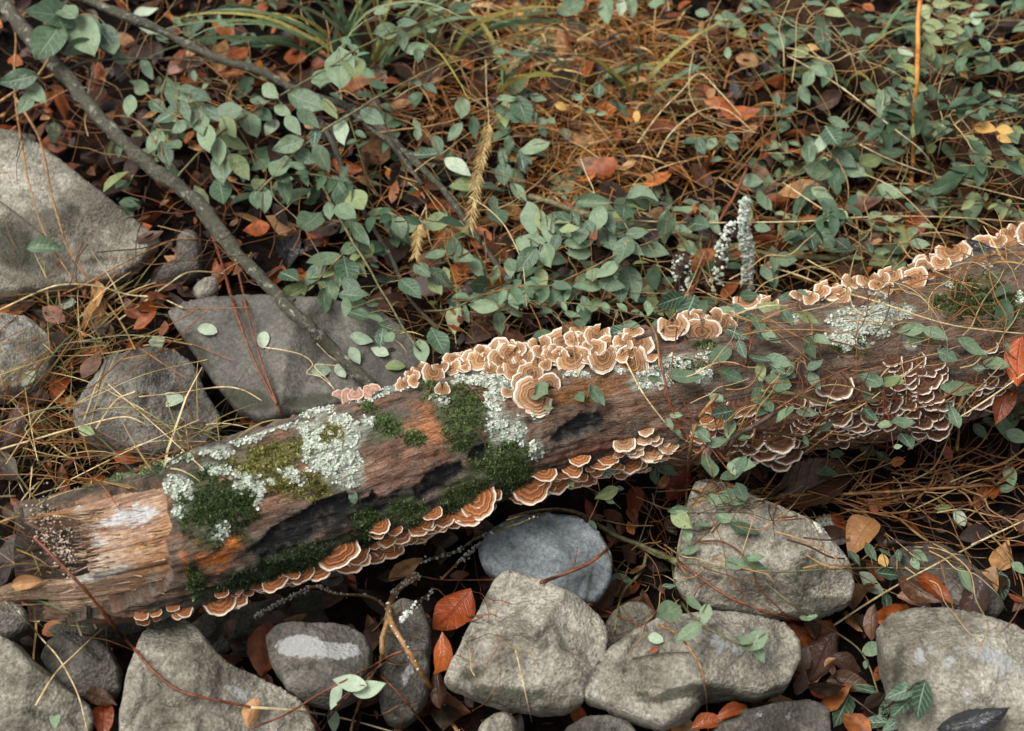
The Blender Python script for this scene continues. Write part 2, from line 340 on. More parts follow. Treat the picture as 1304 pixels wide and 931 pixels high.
GF = [(j * nx + i, j * nx + i + 1, (j + 1) * nx + i + 1, (j + 1) * nx + i) for j in range(len(gy) - 1) for i in range(nx - 1)]
link('ground', mesh_from('ground', GV, GF, M['soil']), kind='structure'); solid(GV, GF)

def dist_to_poly(P, poly):
    d = np.full(len(P), 1e9)
    for i in range(len(poly)):
        a = poly[i]; b = poly[(i + 1) % len(poly)]; ab = b - a
        t = np.clip(((P - a) @ ab) / (ab @ ab + 1e-9), 0, 1); d = np.minimum(d, np.hypot(*(P - (a + t[:, None] * ab)).T))
    return d
def inside(P, poly):
    c = np.zeros(len(P), bool); n = len(poly)
    for i in range(n):
        x1, y1 = poly[i]; x2, y2 = poly[(i + 1) % n]
        m = ((y1 > P[:, 1]) != (y2 > P[:, 1])); c ^= m & (P[:, 0] < (x2 - x1) * (P[:, 1] - y1) / ((y2 - y1) + 1e-12) + x1)
    return c
def rock(name, label, outline, ridge, mat, lift=0.02, bulge=16, thick=75, camw=0.45, rough=1.0, patches=(), grime_shade=(), round_w=8, seed=0, lam=0.0, cat='rock'):
    poly = np.array(outline, float); ctr = poly.mean(0); n0 = len(poly)
    # ragged, densely sampled outline
    pts = []
    for i in range(n0):
        a, b = poly[i], poly[(i + 1) % n0]; k = max(1, int(np.hypot(*(b - a)) / 5))
        for t in np.arange(k) / k: pts.append(a + (b - a) * t)
    ol = np.array(pts)
    for _ in range(1): ol = 0.5 * ol + 0.25 * (np.roll(ol, 1, 0) + np.roll(ol, -1, 0))
    q = np.hstack([ol / 30, np.full((len(ol), 1), seed * 3.1)])
    ol = ol + rough * 2.2 * np.stack([fbm(q, 1, 4, seed), fbm(q + 9, 1, 4, seed + 3)], 1)
    # facet heights from the low-poly plan
    lp = [Vector(p) for p in poly] + [Vector(r[:2]) for r in ridge]; lh = [0.0] * n0 + [r[2] for r in ridge]
    if ridge:
        res = delaunay_2d_cdt(lp, [(i, (i + 1) % n0) for i in range(n0)], [], 2, 1e-4)
        tv = np.array([tuple(v) for v in res[0]]); th = np.array([lh[s[0]] if s else 0 for s in res[3]]); tf = res[2]
    step = 3.2
    xs = np.arange(ol[:, 0].min(), ol[:, 0].max(), step); ys = np.arange(ol[:, 1].min(), ol[:, 1].max(), step)
    G = np.stack(np.meshgrid(xs, ys), -1).reshape(-1, 2) + RNG.uniform(-1.2, 1.2, (len(xs) * len(ys), 2))
    G = G[inside(G, ol)]; G = G[dist_to_poly(G, ol) > 2.2]
    A = np.vstack([ol, G]); no = len(ol)
    res2 = delaunay_2d_cdt([Vector(p) for p in A], [(i, (i + 1) % no) for i in range(no)], [], 2, 1e-5)
    A = np.array([tuple(v) for v in res2[0]]); tris = [tuple(f) for f in res2[2]]
    d = dist_to_poly(A, ol); edge = d < 0.4
    H = np.zeros(len(A))
    if ridge:
        for f in tf:
            a, b, c = tv[f[0]], tv[f[1]], tv[f[2]]; M2 = np.array([b - a, c - a]).T
            if abs(np.linalg.det(M2)) < 1e-6: continue
            uv = np.linalg.solve(M2, (A - a).T); ok = (uv[0] > -1e-3) & (uv[1] > -1e-3) & (uv.sum(0) < 1.001)
            H[ok] = (th[f[0]] + uv[0] * (th[f[1]] - th[f[0]]) + uv[1] * (th[f[2]] - th[f[0]]))[ok]
    prof = np.sqrt(np.clip(1 - (1 - np.clip(d / round_w, 0, 1)) ** 2, 0, 1))
    H = 1.7 * H + 1.35 * bulge * np.clip(d / (0.85 * round_w), 0, 1)
    rr_ = random.Random(seed * 13 + 5); hm = H.max(); ext = max(np.ptp(A[:, 0]), np.ptp(A[:, 1])) / 2
    for _ in range(13):
        th_ = rr_.uniform(0, 6.283); sl = rr_.uniform(.12, .7); dr = np.array([math.cos(th_), math.sin(th_)])
        pl = hm * rr_.uniform(.62, .98) - sl * ((A - ctr) @ dr - ext * rr_.uniform(-.15, .35)); H = np.where(d > 3, np.minimum(H, np.maximum(pl, .5 * bulge * prof)), H)
    dmax = max(d.max(), 1); Bk = thick * np.sqrt(np.clip(1 - (1 - np.clip(d / (0.75 * dmax), 0, 1)) ** 2, 0, 1))
    c3 = at(ctr[0], ctr[1], lift); n = (Vector((0, 0, 1)) * (1 - camw) + (CAM - c3).normalized() * camw).normalized(); mm = pxsize(c3, 1)
    n_ = np.array(n); c_ = np.array(c3)
    R3 = np.array([tuple(ray(p[0], p[1])) for p in A]); s = ((c_ - np.array(CAM)) @ n_) / (R3 @ n_); E = np.array(CAM) + R3 * s[:, None]
    Vf = E + n_ * (H * mm)[:, None]
    back = np.where(~edge)[0]; Vb = E[back] - n_ * (Bk[back] * mm)[:, None]
    V = np.vstack([Vf, Vb]); idx = np.arange(len(A)); idx[back] = len(A) + np.arange(len(back))
    # orientation: make triangles face n
    a, b, c = Vf[tris[0][0]], Vf[tris[0][1]], Vf[tris[0][2]]
    flip = np.dot(np.cross(b - a, c - a), n_) < 0
    F = [(t[::-1] if flip else t) for t in tris]; F += [tuple(idx[i] for i in (t if flip else t[::-1])) for t in tris]
    F = [f for f in F if len(set(f)) == 3]
    Q = V + seed * 1.7
    disp = 0.0022 * fbm(Q, 9, 3, seed) + 0.0034 * fbm(Q, 36, 5, seed + 5, 0.62)
    ridgeN = 1 - np.abs(fbm(Q, 11, 3, seed + 11)); disp = disp - 0.007 * np.clip(ridgeN - 0.9, 0, 1) / 0.1
    if lam:   # bedding planes
        z = V @ (n_ * 0.9 + np.array([0.15, 0.2, 0])) ; disp = disp + lam * 0.0022 * np.sign(np.sin(z * 420 + 4 * fbm(Q, 7, 2, seed))) * (noise3(Q * 20, 4) > 0)
    wobble = np.stack([fbm(Q + 3, 26, 3, seed + k) for k in (21, 22, 23)], 1) * 0.0012
    fade = np.concatenate([np.clip(d / 10, 0.25, 1), np.ones(len(back))])
    V = V + rough * (n_ * (disp * fade)[:, None] + wobble)
    nA = len(A); pa = np.zeros(len(V)); ga = np.zeros(len(V))
    for (px, py, rx, ry, an, st) in patches:
        ca, sa = math.cos(math.radians(an)), math.sin(math.radians(an)); dx, dy = A[:, 0] - px, A[:, 1] - py
        e = np.hypot((dx * ca + dy * sa) / rx, (-dx * sa + dy * ca) / ry); pa[:nA] = np.maximum(pa[:nA], st * np.clip(1.5 - e, 0, 1))
    for (px, py, rx, ry, an, st) in grime_shade:
        ca, sa = math.cos(math.radians(an)), math.sin(math.radians(an)); dx, dy = A[:, 0] - px, A[:, 1] - py
        e = np.hypot((dx * ca + dy * sa) / rx, (-dx * sa + dy * ca) / ry); ga[:nA] = np.maximum(ga[:nA], st * np.clip(1.5 - e, 0, 1))
    o = link(name, mesh_from(name, V, F, M[mat], True, {'patch': pa, 'grime_shade': ga}), label=label, category=cat, group='rocks and stones around the log')
    solid(V, F); return o

# ---- rocks: plan outlines with facet heights (photo millimetre units), each a closed stone with its own depth
rock('slab_rock', 'big pale stone slab with a pointed corner behind dry grass', [(-60, 160), (0, 163), (30, 170), (70, 198), (105, 226), (150, 262), (178, 284), (207, 305), (192, 314), (180, 335), (150, 352), (120, 360), (60, 366), (0, 370), (-60, 368)],
     [(40, 195, 7), (110, 240, 7), (168, 290, 7), (-40, 240, 9), (60, 285, 12), (130, 318, 10), (10, 290, 12), (20, 330, 2)], 'rock_pale', 0.04, 10, 90, 0.3, 0.5, grime_shade=[(20, 318, 45, 26, 35, 1.0), (95, 278, 9, 7, 0, 0.9), (130, 335, 30, 10, 0, .7)], seed=1)
rock('pale_stone', 'cream pale stone half hidden by straw beside the slab', [(-50, 395), (0, 400), (36, 404), (62, 424), (72, 450), (66, 482), (48, 500), (10, 508), (-50, 505)],
     [(20, 440, 18), (-30, 450, 18), (45, 465, 14)], 'rock_pale', 0.03, 14, 70, 0.45, 0.8, patches=[(20, 440, 40, 30, 0, .5)], seed=2)
rock('flat_rock', 'smooth dark flat slab with layered edge where the grey branch ends', [(212, 398), (232, 386), (262, 378), (335, 375), (420, 380), (485, 396), (528, 428), (545, 462), (520, 492), (470, 505), (400, 522), (335, 535), (300, 520), (268, 480), (238, 436)],
     [(240, 402, 18), (270, 430, 19), (305, 458, 20), (345, 482, 20), (420, 488, 17), (480, 470, 16), (400, 420, 20), (330, 400, 18)], 'rock_slab', 0.035, 6, 70, 0.3, 0.35, grime_shade=[(250, 455, 16, 40, -35, 1.0), (310, 510, 50, 14, 8, 1.0), (400, 512, 60, 10, -8, .8)], seed=3, lam=1.0)  # edge ellipses put the shade of the steep side face into the colour
rock('speckled_rock', 'speckled grey rock between the dark slab and the pale stone', [(92, 522), (118, 482), (140, 452), (180, 446), (218, 445), (246, 462), (262, 498), (284, 535), (262, 570), (200, 590), (130, 570), (95, 548)],
     [(170, 470, 16), (215, 470, 18), (235, 505, 16), (190, 540, 14), (130, 520, 14)], 'rock_dark', 0.035, 14, 70, 0.4, 0.9, patches=[(220, 478, 14, 22, 20, .5)], seed=4)
rock('small_stone', 'small upright grey stone beside the grey branch', [(198, 352), (208, 336), (224, 330), (226, 300), (238, 291), (252, 297), (258, 320), (257, 346), (240, 358), (214, 362)],
     [(240, 320, 9), (215, 350, 8)], 'rock_dark', 0.03, 9, 50, 0.4, 0.6, seed=5, round_w=9)
rock('small_stone', 'small grey stone wedged at the dark slab corner', [(244, 366), (258, 355), (276, 352), (280, 366), (270, 380), (250, 385)], [(262, 366, 6)], 'rock_pale', 0.03, 8, 40, 0.4, 0.5, seed=6, round_w=8)
rock('blue_stone', 'smooth blue-grey stone in the shade under the log', [(608, 700), (622, 676), (650, 660), (692, 652), (735, 657), (764, 676), (780, 705), (778, 742), (760, 768), (722, 764), (680, 748), (636, 736), (614, 722)],
     [(632, 704, 2), (655, 684, 9), (695, 666, 3), (745, 676, 6), (752, 700, 14), (746, 748, 10), (690, 735, 12), (650, 722, 10)], 'rock_blue', -0.005, 13, 70, 0.45, 0.6, grime_shade=[(650, 700, 12, 5, 40, .6), (750, 745, 4, 26, 12, .7)], seed=7)
rock('boulder', 'largest upright grey rock in the middle of the foreground', [(563, 868), (578, 838), (596, 800), (612, 770), (626, 742), (645, 727), (668, 732), (700, 745), (742, 765), (764, 785), (776, 806), (772, 838), (752, 868), (744, 892), (720, 904), (676, 905), (640, 900), (602, 886)],
     [(650, 745, 8), (740, 788, 8), (680, 800, 24), (622, 815, 20), (602, 866, 20), (650, 884, 22), (705, 886, 22), (742, 870, 18)], 'rock_pale', 0.03, 18, 95, 0.45, 1.0, grime_shade=[(640, 890, 70, 10, 6, .9), (600, 862, 24, 14, 10, .7), (690, 835, 12, 26, 0, .6), (612, 770, 6, 30, 25, .6)], seed=8)  # strip along the bottom paints the undercut's shade together with mossy grime
rock('flat_boulder', 'long pale boulder with an undercut lower edge', [(738, 872), (742, 852), (775, 826), (810, 800), (838, 790), (880, 782), (925, 778), (965, 784), (1004, 794), (1020, 815), (1021, 840), (1004, 872), (968, 884), (900, 886), (880, 912), (842, 926), (806, 914), (770, 898), (744, 890)],
     [(800, 830, 20), (870, 805, 16), (960, 805, 18), (1002, 830, 14), (1000, 850, 14), (960, 868, 26), (900, 872, 28), (850, 880, 26), (790, 868, 22), (860, 890, 6), (850, 912, 10), (770, 880, 14)], 'rock_pale', 0.03, 14, 95, 0.45, 0.95, grime_shade=[(880, 890, 70, 7, -4, 1.2), (990, 878, 30, 5, -20, .9), (830, 890, 30, 8, 10, .7)], patches=[(930, 830, 50, 25, 0, .45)], seed=9, lam=.6)  # strip below the front crease paints undercut shade into the stone colour
tilted = rock('tilted_rock', 'broad grey tilted rock under the twigs below the brown fungi', [(856, 742), (862, 700), (872, 650), (884, 612), (905, 610), (935, 620), (975, 640), (1015, 655), (1048, 672), (1064, 692), (1080, 715), (1090, 745), (1084, 770), (1040, 782), (985, 784), (930, 778), (880, 768)],
     [(900, 645, 18), (960, 670, 22), (1020, 690, 22), (1050, 730, 20), (1000, 755, 22), (930, 750, 22), (890, 700, 22)], 'rock_pale', 0.02, 14, 90, 0.5, 0.9, grime_shade=[(1025, 740, 26, 30, 20, .8), (1050, 770, 40, 10, -8, 1.0), (900, 740, 30, 12, 0, .6), (985, 712, 12, 16, 0, .6)], seed=10)
rock('corner_boulder', 'massive pale boulder with a black leaf lying on it', [(1116, 800), (1130, 784), (1165, 773), (1205, 776), (1260, 792), (1310, 808), (1370, 820), (1370, 960), (1250, 975), (1160, 955), (1142, 925), (1130, 880), (1118, 840)],
     [(1170, 800, 20), (1250, 815, 26), (1330, 840, 30), (1150, 828, 26), (1195, 835, 40), (1250, 855, 46), (1310, 885, 44), (1180, 900, 30), (1240, 930, 34), (1155, 890, 12)], 'rock_pale', 0.035, 18, 110, 0.45, 0.8, patches=[(1255, 862, 50, 16, 22, .65), (1200, 865, 12, 9, 0, .7), (1222, 905, 14, 12, 0, .6), (1265, 885, 8, 8, 0, .6), (1170, 850, 16, 14, 50, .6)], grime_shade=[(1140, 870, 10, 40, 5, .8), (1172, 840, 4, 30, -15, .7)], seed=11)
rock('patched_rock', 'blocky grey rock marked with a white crusty patch', [(338, 808), (352, 796), (395, 793), (440, 796), (462, 806), (474, 826), (476, 858), (462, 884), (430, 898), (392, 896), (362, 880), (344, 850)],
     [(362, 814, 20), (440, 815, 20), (460, 850, 16), (430, 880, 14), (375, 865, 16), (350, 835, 14)], 'rock_dark', 0.015, 16, 80, 0.5, 1.0, patches=[(385, 832, 30, 14, 5, 1.05), (430, 838, 30, 12, -5, 1.05)], grime_shade=[(392, 856, 20, 8, 0, .7)], seed=12)
rock('narrow_stone', 'narrow dark upright stone with pale streaks behind the forked twig', [(483, 812), (492, 778), (512, 762), (538, 768), (549, 800), (548, 850), (546, 886), (528, 914), (506, 925), (485, 912), (481, 860)],
     [(510, 790, 14), (530, 810, 12), (500, 850, 14), (520, 890, 12)], 'rock_dark', -0.01, 14, 70, 0.5, 1.0, patches=[(520, 862, 8, 34, 25, .5), (516, 818, 6, 20, 20, .5)], seed=13, lam=1.0)
rock('wide_rock', 'wide grey rock directly below the broken log end', [(150, 960), (153, 905), (160, 862), (178, 815), (190, 795), (222, 784), (252, 800), (275, 828), (302, 852), (345, 868), (385, 892), (402, 930), (405, 965)],
     [(212, 805, 20), (245, 835, 24), (200, 870, 24), (290, 880, 26), (350, 900, 22), (250, 930, 26), (180, 920, 20)], 'rock_pale', 0.02, 18, 95, 0.45, 0.9, grime_shade=[(225, 810, 34, 16, 20, .9), (180, 870, 16, 12, 0, .5)], patches=[(300, 890, 22, 12, 20, .55)], seed=14)
rock('round_stone', 'rounded grey stone wedged below the splintered log end', [(50, 838), (60, 815), (84, 804), (118, 810), (140, 826), (158, 856), (154, 882), (128, 892), (94, 890), (66, 864)],
     [(90, 825, 16), (125, 845, 16), (105, 870, 14)], 'rock_dark', 0.0, 14, 70, 0.5, 0.8, seed=15)
rock('corner_rock', 'grey rock beside the small heart shaped leaf', [(-40, 800), (0, 810), (24, 822), (52, 848), (86, 878), (112, 898), (120, 920), (112, 945), (40, 950), (-40, 950)],
     [(10, 840, 22), (50, 880, 22), (85, 910, 16), (0, 900, 24)], 'rock_pale', 0.01, 16, 85, 0.45, 0.8, grime_shade=[(60, 918, 50, 10, 10, .7), (30, 862, 20, 12, 40, .4)], seed=16)
rock('small_stone', 'small rounded stone tip in front of the largest upright rock', [(604, 945), (612, 922), (628, 908), (645, 905), (658, 918), (662, 945)], [(635, 925, 10)], 'rock_pale', 0.0, 12, 60, 0.45, 0.6, seed=17, round_w=10)
rock('small_stone', 'low grey stone tip below the long undercut boulder', [(712, 950), (722, 926), (745, 911), (778, 910), (802, 920), (822, 950)], [(760, 928, 14)], 'rock_dark', 0.0, 12, 60, 0.45, 0.7, seed=18, lam=.6)
rock('flat_stone', 'flat grey stone beside the dark veined creeper leaves', [(898, 950), (908, 924), (940, 906), (985, 896), (1030, 892), (1056, 902), (1060, 950)], [(960, 922, 16), (1020, 915, 16)], 'rock_dark', 0.0, 12, 60, 0.45, 0.7, seed=19, lam=.6, patches=[(980, 915, 40, 14, 0, .4)])
rock('small_stone', 'rough brownish stone between the two foreground boulders', [(768, 800), (778, 780), (800, 766), (822, 768), (836, 780), (832, 802), (806, 822), (788, 836), (772, 832)], [(802, 788, 12), (785, 815, 9)], 'rock_warm', -0.01, 12, 60, 0.5, 1.1, seed=20)
rock('small_stone', 'greyish stone behind the slate coloured leaf', [(1128, 712), (1150, 696), (1190, 690), (1226, 706), (1262, 740), (1282, 772), (1268, 786), (1222, 782), (1170, 756)], [(1180, 715, 12), (1235, 755, 12)], 'rock_dark', -0.005, 12, 60, 0.45, 0.9, seed=21)
rock('shaded_rock', 'dark rock in deep shade under the log fungi', [(238, 800), (268, 775), (330, 768), (400, 752), (455, 762), (462, 800), (420, 815), (350, 818), (300, 850), (262, 830)], [(330, 790, 10), (410, 780, 10)], 'rock_dark', -0.085, 10, 60, 0.45, 0.9, grime_shade=[(350, 790, 120, 50, 0, .9)], seed=22)  # one wide ellipse paints the log's shade over the whole rock
rock('small_stone', 'pale stone by the straw at the splinter tip', [(-20, 770), (10, 762), (34, 776), (40, 800), (10, 812), (-20, 806)], [(8, 786, 8)], 'rock_dark', -0.02, 10, 50, 0.45, 0.7, seed=23, round_w=9)
rock('dark_cobble', 'dark mossy stone resting beneath the exposed log wood', [(58, 800), (90, 786), (150, 785), (190, 790), (180, 812), (120, 815), (75, 812)], [(120, 800, 6)], 'rock_dark', -0.035, 8, 50, 0.45, 0.7, seed=24, grime_shade=[(120, 800, 70, 18, 0, 1.0)])

# ---- the log: centre line (px, py, radius px)
LOGC = [(30, 716, 78), (110, 708, 84), (200, 688, 93), (300, 655, 97), (400, 624, 97), (500, 590, 95), (600, 556, 92), (700, 530, 88), (800, 508, 86), (900, 497, 92), (1000, 481, 96), (1100, 463, 98), (1200, 438, 100), (1304, 402, 97), (1420, 372, 99), (1540, 345, 98)]
LH = 0.105
cl = [np.array(at(x, y, LH)) for x, y, r in LOGC]; cr = [pxsize(Vector(c), r) for c, (x, y, r) in zip(cl, LOGC)]
CP = np.array(catmull([np.append(c, r) for c, r in zip(cl, cr)], 46)); NT, NA = len(CP), 200
TL = np.gradient(CP[:, :3], axis=0); TL /= np.linalg.norm(TL, axis=1)[:, None]
arc = np.concatenate([[0], np.cumsum(np.linalg.norm(np.diff(CP[:, :3], axis=0), axis=1))])
UA = np.array([0, 0, 1.0]) - TL * TL[:, 2:3]; UA /= np.linalg.norm(UA, axis=1)[:, None]; VA = np.cross(TL, UA)
ANG = np.linspace(0, 2 * np.pi, NA, endpoint=False)
def log_xyz(i, a, rr): return CP[i, None, :3] * 1.0 + 0
DIRS = UA[:, None, :] * np.cos(ANG)[None, :, None] + VA[:, None, :] * np.sin(ANG)[None, :, None]
S = np.repeat(arc, NA); CO, SI = np.tile(np.cos(ANG), NT), np.tile(np.sin(ANG), NT); Rb = np.repeat(CP[:, 3], NA)
PL = np.stack([S * 1.0, CO * 0.09, SI * 0.09], 1)
rad = Rb * (1 + 0.055 * fbm(PL, 7, 3, 31) + 0.03 * fbm(PL * [1, 2, 2], 14, 3, 37))
fis = 1 - np.abs(fbm(PL * [1, 5.5, 5.5], 9, 3, 41)); fis = np.clip(fis - 0.78, 0, 1) / 0.22
rad = rad - 0.0035 * fis + 0.0016 * fbm(PL, 90, 4, 43, 0.6) - 0.0018 * np.abs(fbm(PL, 40, 3, 47))
Dn = DIRS.reshape(-1, 3); LV = np.repeat(CP[:, :3], NA, 0) + Dn * rad[:, None]
lx, ly, _ = project(LV); toc = np.array(CAM) - LV; toc /= np.linalg.norm(toc, axis=1)[:, None]; facing = (toc * Dn).sum(1)
front = facing > 0.0
# exposed-wood window (bark missing there), black scars are shallow hollows
EXP = np.array([(-60, 700), (60, 662), (110, 640), (160, 622), (206, 612), (214, 650), (212, 690), (218, 728), (212, 752), (150, 778), (110, 784), (60, 800), (-60, 820)], float)
jt = np.where(ly > 735, .6, 4.0); P2 = np.stack([lx + jt * fbm(PL, 60, 3, 51), ly + jt * fbm(PL, 60, 3, 53)], 1); exposed = inside(P2, EXP) & (facing > -0.2)
topcut = (lx < 116) & (ly < 720) & (facing > 0.1) & inside(P2, np.array([(-80, 600), (40, 655), (112, 640), (112, 720), (-80, 760)], float)); exposed |= topcut
SCARS = [([(318, 702), (340, 678), (375, 655), (415, 635), (440, 624), (456, 634), (450, 650), (428, 668), (400, 684), (370, 700), (335, 716)], 1), ([(528, 628), (540, 606), (562, 594), (586, 586), (592, 596), (580, 612), (556, 628), (535, 640)], 1),
         ([(702, 560), (718, 542), (738, 524), (764, 524), (774, 538), (764, 550), (735, 558), (712, 566)], .9), ([(595, 585), (606, 566), (624, 568), (620, 584), (604, 592)], .8), ([(458, 640), (475, 625), (482, 632), (474, 642)], .6)]
scar = np.zeros(len(LV))
for poly, st in SCARS:
    poly = np.array(poly, float); ins = inside(P2, poly) & front; dd = dist_to_poly(P2, poly); scar = np.maximum(scar, np.where(ins, st * np.clip(dd / 5 + .35, 0, 1), 0))
pl_ = np.clip((fbm(PL * [1, 2.4, 2.4], 15, 4, 57) - .05) * 7, 0, 1); rad = rad + np.where(scar > 0, 0, .0032 * pl_); rad2 = rad - 0.008 * np.clip(scar * 1.3, 0, 1) - np.where(exposed, 0.024, 0); LV = np.repeat(CP[:, :3], NA, 0) + Dn * rad2[:, None]
# bark colours: grey-brown, red-brown and tan weathering, then stains
n1 = fbm(PL, 5, 4, 61); n2 = fbm(PL * [1, 2.5, 2.5], 18, 4, 67); n3 = fbm(PL, 55, 3, 71)
def lerp(a, b, t): return a + (b - a) * np.clip(t, 0, 1)[:, None]
C_ = np.tile(lin(112, 94, 80), (len(LV), 1)); C_ = lerp(C_, np.array(lin(92, 84, 74)), 0.5 + 1.2 * n1); C_ = lerp(C_, np.array(lin(122, 90, 72)), 1.4 * n2 + 0.1); C_ = lerp(C_, np.array(lin(150, 116, 88)), 1.3 * fbm(PL, 11, 4, 73) - 0.35)
C_ = lerp(C_, np.array(lin(48, 38, 30)), 0.9 * fis * (0.6 + n3))
STAIN = [(560, 545, 42, 30, -20, (158, 104, 66), .9), (745, 500, 60, 14, -12, (140, 96, 56), .9), (520, 600, 60, 40, -20, (128, 90, 72), .6), (350, 640, 60, 16, -22, (132, 94, 74), .6), (266, 706, 32, 20, -10, (188, 104, 30), 1.3), (297, 690, 14, 12, 0, (190, 106, 34), 1.2), (245, 720, 14, 20, 0, (170, 96, 40), .9),
         (285, 728, 36, 14, -10, (130, 70, 30), .9), (150, 786, 50, 8, -12, (110, 56, 28), .6), (760, 575, 60, 16, -15, (96, 54, 38), .8), (660, 570, 20, 22, 0, (120, 70, 44), .7), (620, 500, 16, 30, 0, (130, 96, 66), .6), (810, 520, 40, 40, 0, (112, 82, 62), .6), (1000, 430, 70, 30, -15, (92, 76, 62), .7), (1230, 380, 80, 40, -15, (120, 106, 92), .7), (1130, 430, 90, 30, -15, (100, 84, 72), .6),
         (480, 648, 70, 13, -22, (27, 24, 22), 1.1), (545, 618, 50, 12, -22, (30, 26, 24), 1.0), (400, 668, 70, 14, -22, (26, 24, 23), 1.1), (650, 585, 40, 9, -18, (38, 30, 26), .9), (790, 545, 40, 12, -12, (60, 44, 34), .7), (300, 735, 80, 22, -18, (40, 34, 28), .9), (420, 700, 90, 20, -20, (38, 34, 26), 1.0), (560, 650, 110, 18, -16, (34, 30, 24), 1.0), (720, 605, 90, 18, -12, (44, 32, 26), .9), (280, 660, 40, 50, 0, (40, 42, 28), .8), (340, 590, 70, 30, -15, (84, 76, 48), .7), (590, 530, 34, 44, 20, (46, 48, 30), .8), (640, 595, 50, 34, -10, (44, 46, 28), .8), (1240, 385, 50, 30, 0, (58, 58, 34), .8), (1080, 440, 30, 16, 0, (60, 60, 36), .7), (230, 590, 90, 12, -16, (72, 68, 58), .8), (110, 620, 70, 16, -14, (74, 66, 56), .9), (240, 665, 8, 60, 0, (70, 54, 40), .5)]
LICHEN = [('pale mint lichen crust beside the bark scar', [(420, 582, 32, 30, 20), (402, 560, 14, 20, 0), (445, 598, 18, 20, 0), (405, 524, 22, 8, -8), (440, 542, 20, 12, 30), (468, 536, 9, 8, 0), (448, 560, 9, 16, 0), (372, 606, 18, 9, 25), (390, 545, 10, 8, 0)]),
    ('pale lichen strip along the log crest', [(470, 506, 26, 6, -12), (497, 492, 30, 9, -14), (520, 482, 14, 6, 0), (284, 578, 13, 7, -15), (318, 560, 26, 4, -16), (360, 545, 26, 3, -16)]),
    ('pale lichen under the crest fungi', [(641, 545, 22, 20, 0), (630, 515, 13, 22, 0), (616, 486, 38, 9, 0), (660, 546, 11, 20, 0), (685, 527, 9, 12, 0), (682, 573, 8, 12, 0), (560, 508, 12, 7, 0), (597, 488, 14, 8, 0), (645, 490, 14, 8, 0)]),
    ('pale lichen rosettes at the bare wood edge', [(228, 622, 20, 13, 20), (229, 648, 8, 10, 0), (281, 678, 13, 14, 0), (316, 615, 22, 16, 40), (300, 605, 14, 6, 10), (276, 598, 18, 6, 0), (330, 632, 7, 14, 0), (346, 612, 8, 5, 0)]),
    ('pale lichen along the top of the broken end', [(230, 585, 24, 7, -12), (120, 606, 18, 7, -12), (160, 594, 12, 5, -12), (206, 588, 12, 5, -12), (48, 626, 8, 7, 0), (262, 578, 10, 4, 0)]),
    ('white lichen sheet on the far stretch of bark', [(1080, 418, 27, 26, -10), (1116, 410, 22, 26, 20), (1116, 375, 13, 5, 10), (1093, 437, 20, 10, 0), (1161, 430, 9, 12, 0), (1207, 364, 8, 4, 0), (1255, 338, 10, 4, 0), (1012, 405, 6, 7, 0), (1150, 398, 18, 9, 10), (1298, 380, 5, 8, 0), (1060, 432, 14, 6, 0)]),
    ('mint lichen on bark below the paired rosettes', [(832, 482, 24, 16, 0), (860, 462, 26, 10, -8), (893, 476, 12, 12, 0), (905, 455, 16, 8, 0), (790, 470, 12, 5, 0), (735, 478, 18, 4, 0), (700, 486, 8, 6, 0)])]
MOSS = [('dark moss beside the bare wood', [(275, 645, 38, 40, 10), (310, 650, 20, 20, 0), (245, 735, 8, 20, 0)], (62, 76, 44)),
    ('golden green moss on the log shoulder', [(345, 580, 46, 13, -14), (362, 615, 26, 18, -10), (330, 600, 26, 12, 0), (400, 620, 18, 14, 0), (420, 555, 18, 12, 0)], (104, 102, 56)),
    ('thick moss below the crest fungi', [(592, 528, 24, 36, 20), (562, 500, 22, 12, 0), (545, 490, 14, 6, 0), (640, 590, 34, 24, -10), (600, 625, 34, 16, -20), (655, 600, 14, 26, 0)], (76, 88, 52)),
    ('small moss cushions on the bark', [(490, 545, 14, 14, 0), (527, 558, 13, 8, 0), (470, 520, 12, 6, 0), (518, 652, 22, 14, 0), (470, 668, 18, 16, 0), (500, 545, 10, 12, 0), (585, 570, 8, 5, 0)], (74, 88, 52)),
    ('moss fringe along the top of the broken end', [(125, 610, 34, 8, -14), (205, 592, 40, 7, -14), (170, 600, 20, 5, -14), (250, 745, 10, 16, 0)], (92, 106, 74)),
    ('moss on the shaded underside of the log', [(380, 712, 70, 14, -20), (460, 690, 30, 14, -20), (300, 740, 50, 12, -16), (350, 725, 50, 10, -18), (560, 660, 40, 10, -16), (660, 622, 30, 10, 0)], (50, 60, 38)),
    ('moss on the far stretch of bark', [(1240, 382, 40, 24, 0), (1082, 442, 22, 12, 0), (1275, 395, 26, 20, 0), (866, 468, 24, 10, 0), (900, 440, 16, 6, 0), (1195, 385, 16, 8, 0)], (78, 86, 52))]
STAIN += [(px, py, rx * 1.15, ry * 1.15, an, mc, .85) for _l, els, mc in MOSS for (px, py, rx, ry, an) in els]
STAIN += [(px, py, rx * .95, ry * .95, an, (168, 174, 160), .75) for _l, els in LICHEN for (px, py, rx, ry, an) in els]
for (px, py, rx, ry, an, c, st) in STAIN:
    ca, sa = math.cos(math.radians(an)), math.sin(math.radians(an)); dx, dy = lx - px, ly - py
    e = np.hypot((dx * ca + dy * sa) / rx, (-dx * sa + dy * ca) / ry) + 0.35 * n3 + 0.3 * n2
    C_ = lerp(C_, np.array(lin(*c)), np.where(front, st * np.clip((1.25 - e) * 2, 0, 1), 0))
